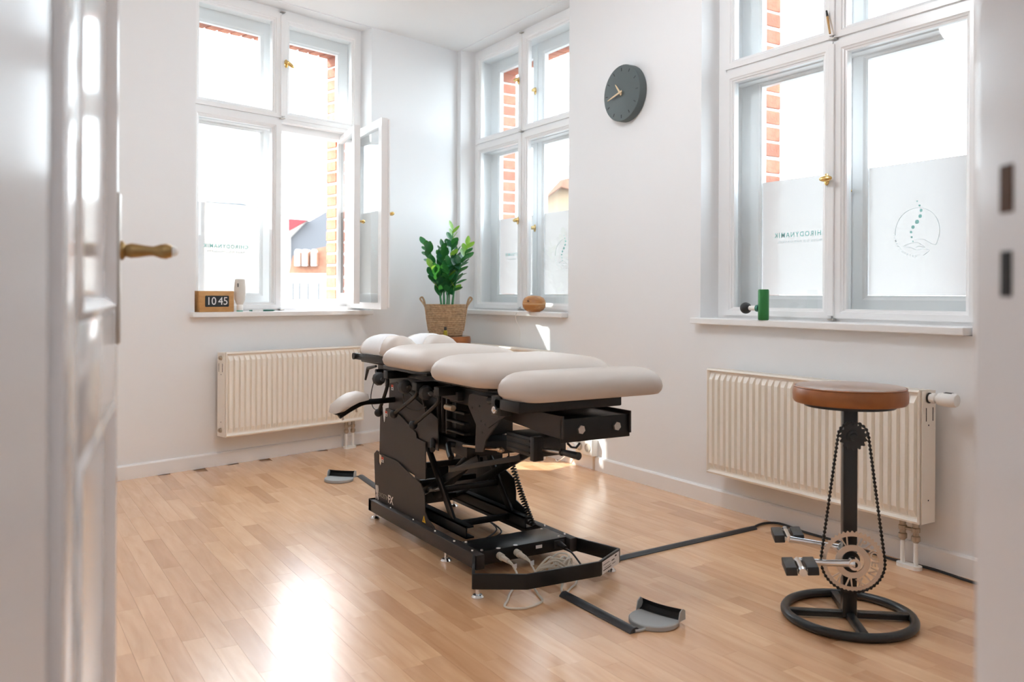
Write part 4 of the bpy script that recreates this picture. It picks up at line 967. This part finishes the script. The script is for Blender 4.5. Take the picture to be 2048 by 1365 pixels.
# release levers with ball ends and drop knobs
LV = [((774, 752), (774, 775), (757, 826)), ((832, 776), (831, 792), (787, 829)), ((876, 786), (874, 808), (826, 851))]
for k, pts in enumerate(LV):
    q = [onx(x, y, 1.500) for x, y in pts]
    b = nb(); tube(b, spline(q, 6), .0078, 10); lv = P('release_lever', b, BLK)
    b = nb(); ball(b, q[-1], .0185, 14); obj('ball_knob', b, BLKP, lv, True)
    b = nb(); box(b, 1.492, 1.590, q[0].y - .022, q[0].y + .022, q[0].z - .012, q[0].z + .022, I4, .004); obj('lever_block', b, BLK, lv, True)
for (x, y) in ((758, 758), (810, 774), (852, 786)):
    p = onx(x, y, 1.53); Mk = T(*p) @ RX(-PI / 2)
    b = nb(); lathe(b, [(.012, -.020), (.026, -.014), (.032, -.002), (.030, .010), (.020, .022), (.016, .026)], 10, Mk); kn = P('drop_knob', b, GREYK)
    b = nb(); cyl(b, (0, 0, -.045), (0, 0, -.018), .010, .010, 14, Mk); obj('knob_shaft', b, CHROME, kn, True)
b = nb(); q = onx(842, 782, 1.55); bar(b, q, onx(851, 825, 1.55), .006, .012); P('flat_strut', b, POW)
for pts in (((752, 748), (742, 790), (746, 815), (757, 822)), ((806, 788), (810, 812), (830, 822), (852, 814))):
    b = nb(); tube(b, spline([onx(x, y, 1.545) for x, y in pts], 6), .0022, 6); P('brake_cable', b, BLKP)
# cushions
b = nb(); puff(b, 1.452, 2.072, 2.243, 2.475, .680, .776, .085, [(i * .75, f) for i, f in CUSHP]); P('foot_cushion', b, CUSH)
b = nb(); puff(b, 1.448, 2.050, 2.484, 2.985, .700, .802, .110, CUSHP); P('pelvic_cushion', b, CUSH)
b = nb(); puff(b, 1.472, 1.955, 2.995, 3.495, .714, .812, .100, CUSHP); P('chest_cushion', b, CUSH)
HP = [(0.02, 0.0), (0.006, 0.06), (0.0, 0.22), (0.004, 0.42), (0.014, 0.62), (0.030, 0.80), (0.050, 0.92), (0.066, 0.98), (0.074, 1.0)]
for x0, x1 in ((1.545, 1.715), (1.755, 1.925)):
    Mh = T((x0 + x1) / 2, 3.49, .742) @ RX(-.03)
    b = nb(); puff(b, -.085, .085, 0, .43, 0, .098, .075, HP, Mh); hc = P('face_cushion', b, CUSH)
    b = nb(); puff(b, -.0900, .0900, .12, .35, .004, .1040, .012, [(i * .98, f) for i, f in HP], Mh); obj('paper_cover', b, PAPER, hc, True)
b = nb(); bar(b, (1.548, 3.47, .730), (1.540, 3.90, .728), .014, .030); hr = P('head_rail', b, BLK)
b = nb(); cyl(b, (1.525, 3.89, .728), (1.555, 3.89, .728), .016, .016, 14); obj('rail_knob', b, BLKP, hr, True)
b = nb(); box(b, 1.56, 1.91, 3.47, 3.88, .700, .738, I4, .006); P('head_carrier', b, BLK)
b = nb(); box(b, 1.58, 1.64, 3.55, 3.72, .655, .70, I4, .006); cyl(b, (1.60, 3.66, .672), (1.545, 3.66, .672), .010, .010, 12); P('head_adjuster', b, BLKP)
b = nb(); q0, q1, q2 = onx(752, 733, 1.54), onx(736, 737, 1.54), onx(731, 760, 1.54); tube(b, [q0, q1, q2], .006, 8, I4, False, [.006, .009, .005]); P('clamp_lever', b, BLKP)
# arm rest
ar = [(1.256, .524), (1.262, .552), (1.300, .582), (1.340, .603), (1.380, .609), (1.410, .600), (1.416, .578), (1.370, .570), (1.318, .548), (1.285, .528)]
b = nb(); t = nb(); n = len(ar)
cx, cz = sum(p[0] for p in ar) / n, sum(p[1] for p in ar) / n
V = []
for yy, sc2 in ((3.385, .55), (3.395, .82), (3.415, .98), (3.45, 1.0), (3.485, .98), (3.505, .82), (3.515, .55)): V += [(cx + (x - cx) * sc2, yy, cz + (z - cz) * sc2) for x, z in ar]
addf(t, V, [tuple(range(n)), tuple(6 * n + i for i in range(n))[::-1]] + [(r * n + i, r * n + (i + 1) % n, (r + 1) * n + (i + 1) % n, (r + 1) * n + i) for r in range(6) for i in range(n)])
bmesh.ops.subdivide_edges(t, edges=t.edges[:], cuts=1, smooth=0.6, use_grid_fill=True) if False else None
merge(b, t); obj('arm_cushion', b, CUSH, tb, 60)
b = nb(); bar(b, (1.275, 3.45, .520), (1.40, 3.45, .570), .06, .012); P('arm_board', b, BLK)
b = nb(); tube(b, spline([(1.29, 3.45, .508), (1.345, 3.45, .538), (1.40, 3.45, .560), (1.47, 3.46, .560), (1.56, 3.48, .560)], 5), .0125, 12); P('arm_tube', b, BLK)
for x, z in ((1.305, .505), (1.365, .535)):
    b = nb(); cyl(b, (x, 3.45, z), (x + .004, 3.45, z - .014), .005, .005, 8); P('arm_bolt', b, STEEL)
# spiral cord from the arm down to the control box
p0, p1 = onx(1019, 912, 1.84), fl(1066, 1050, .098); n = 26; pts = []
ax = (p1 - p0).normalized(); e1 = ax.orthogonal().normalized(); e2 = ax.cross(e1)
for k in range(n * 9 + 1):
    f = k / (n * 9); a = 2 * PI * k / 9; r = .0105; sag = Vector((0, 0, -.012 * math.sin(PI * f)))
    pts.append(p0 + (p1 - p0) * f + sag + (e1 * math.cos(a) + e2 * math.sin(a)) * r)
b = nb(); tube(b, [p0 + Vector((-.02, .01, .06)), p0 + Vector((-.005, 0, .02))] + pts, .0032, 5); P('spiral_cord', b, BLKP)
b = nb(); cyl(b, p0 + Vector((-.02, .01, .09)), p0 + Vector((-.01, 0, .03)), .009, .008, 10); P('cord_plug', b, STEEL)

# ---- loose cables inside and under the bumper
def loops(c, r, n, seed, zc, zr):
    q = random.Random(seed); pts = []
    for k in range(n * 7):
        a = 2 * PI * k / 7 + q.uniform(-.15, .15); rr = r * q.uniform(.55, 1.1)
        pts.append((c[0] + rr * 1.25 * math.cos(a) + q.uniform(-.012, .012), c[1] + rr * .75 * math.sin(a), max(.006, zc + zr * q.uniform(-1, 1) + .25 * zr * math.sin(a * .5 + seed))))
    return pts
b = nb(); tube(b, spline([(1.637, 2.612, .050), (1.632, 2.57, .025), (1.60, 2.53, .006), (1.54, 2.47, .005), (1.50, 2.42, .005), (1.46, 2.37, .005), (1.51, 2.33, .005), (1.59, 2.35, .005), (1.62, 2.42, .005), (1.65, 2.50, .02), (1.72, 2.53, .045)] + loops((1.745, 2.515), .055, 3, 3, .055, .028) + [(1.72, 2.42, .006), (1.70, 2.372, .006)], 5), .0040, 6)
tag(obj('cable_coil', b, CREAMP, None, True), 'tangled cream cable coil lying inside the table bumper', 'cable')
b = nb(); tube(b, spline([(1.712, 2.612, .050), (1.715, 2.58, .020), (1.70, 2.54, .010), (1.73, 2.50, .012)] + loops((1.775, 2.50), .050, 3, 9, .050, .030) + [(1.80, 2.44, .012), (1.755, 2.41, .005), (1.70, 2.366, .006)], 5), .0036, 6)
tag(obj('cable_coil', b, mat('pale_cable', (.72, .68, .60), .5), None, True), 'paler cream cable coil on the right of the tangle', 'cable')

# ---- cable covers on the floor
def cover(name, p, q, w, h, label):
    p, q = Vector(p), Vector(q); d = (q - p); ln = d.length; an = math.atan2(d.y, d.x)
    b = nb(); prof_ = [(-w / 2, 0), (-w / 2, h * .25), (-w * .32, h * .75), (-w * .15, h), (w * .15, h), (w * .32, h * .75), (w / 2, h * .25), (w / 2, 0)]
    prism(b, prof_, 0, ln, T(p.x, p.y, 0) @ RZ(an) @ Matrix(((0, 0, 1, 0), (1, 0, 0, 0), (0, 1, 0, 0), (0, 0, 0, 1))))
    return tag(obj(name, b, mat('cover_rubber', (.035, .037, .042), .42), None, True), label, 'cable cover')
cover('cable_cover', fl(1128, 1192), fl(1270, 1267), .040, .016, 'black cable cover running from under the table to the near foot pedal')
cover('cable_cover', fl(1205, 1127), fl(1508, 1058), .036, .012, 'long dark grey cable cover between table and right wall')
cover('cable_cover', fl(722, 954), fl(775, 991), .040, .012, 'short grey cable cover behind the table by the far pedal')
# ---- foot pedals
def pedal(c, ang, label):
    root = thing('foot_pedal', label, 'pedal', (c.x, c.y, 0), 'round foot pedals of the table'); M = T(c.x, c.y, 0) @ RZ(ang)      # local -y: open front
    b = nb(); lathe(b, [(.076, 0), (.079, .003), (.079, .014), (.076, .017), (.03, .0175)], 40, M); obj('base_plate', b, GREYP, root, True)
    n = 16; V = []
    for i in range(n + 1):
        x = -.078 + .156 * i / n; yb = .030 - .010 * math.cos(PI * (i / n - .5))
        for t in (0, .3, .6, .85, 1.0):
            a = t * 2.4
            V.append((x, yb + .026 * math.sin(a) * .9, .016 + .030 * (1 - math.cos(a)) * .62))
    b = nb(); m = 5
    addf(b, V, [(i * m + j, i * m + j + 1, (i + 1) * m + j + 1, (i + 1) * m + j) for i in range(n) for j in range(m - 1)], M)
    bmesh.ops.solidify(b, geom=b.faces[:], thickness=.005); obj('toe_guard', b, mat('guard_rubber', (.012, .013, .014), .55, noise=(400, (.03, .03, .032))), root, True)
    for sx in (-1, 1):
        b = nb(); prism(b, [(.016, .016), (.056, .016), (.054, .044), (.040, .052), (.024, .044)], sx * .078 - .0015, sx * .078 + .0015, M @ MYZ); obj('guard_cheek', b, GREYP, root)
    return root
c1 = fl(1308, 1246); c2 = fl(678, 962)
p_ = pedal(c1, -1.30, 'grey round foot pedal with black toe guard in front of the table')
b = nb(); q = fl(1270, 1267); tube(b, spline([q + Vector((0, 0, .006)), fl(1285, 1264) + Vector((0, 0, .005)), fl(1292, 1262) + Vector((0, 0, .010)), c1 + (q - c1) * .55 + Vector((0, 0, .010))], 5), .0045, 7); obj('lead', b, GREYP, p_, True)
p_ = pedal(c2, -.78, 'grey round foot pedal with black toe guard behind the table')
b = nb(); q = fl(722, 954); tube(b, spline([q + Vector((0, 0, .006)), (q + c2) / 2 + Vector((0, 0, .006)), c2 + (q - c2) * .6 + Vector((0, 0, .010))], 5), .003, 6); obj('lead', b, BLKP, p_, True)
# ---- mains cable along the right baseboard
pts = [fl(x, y) + Vector((0, 0, .006)) for x, y in ((1506, 1059), (1520, 1052), (1540, 1049), (1565, 1052), (1610, 1068), (1680, 1088), (1770, 1118), (1850, 1138), (1890, 1150), (1950, 1170), (2010, 1186))]
pts = [Vector((min(p.x, XW - .022), p.y, p.z)) for p in pts]
b = nb(); tube(b, spline(pts, 6), .0055, 8); tag(obj('mains_cable', b, BLKP, None, True), 'black mains cable running along the right baseboard behind the stool', 'cable')
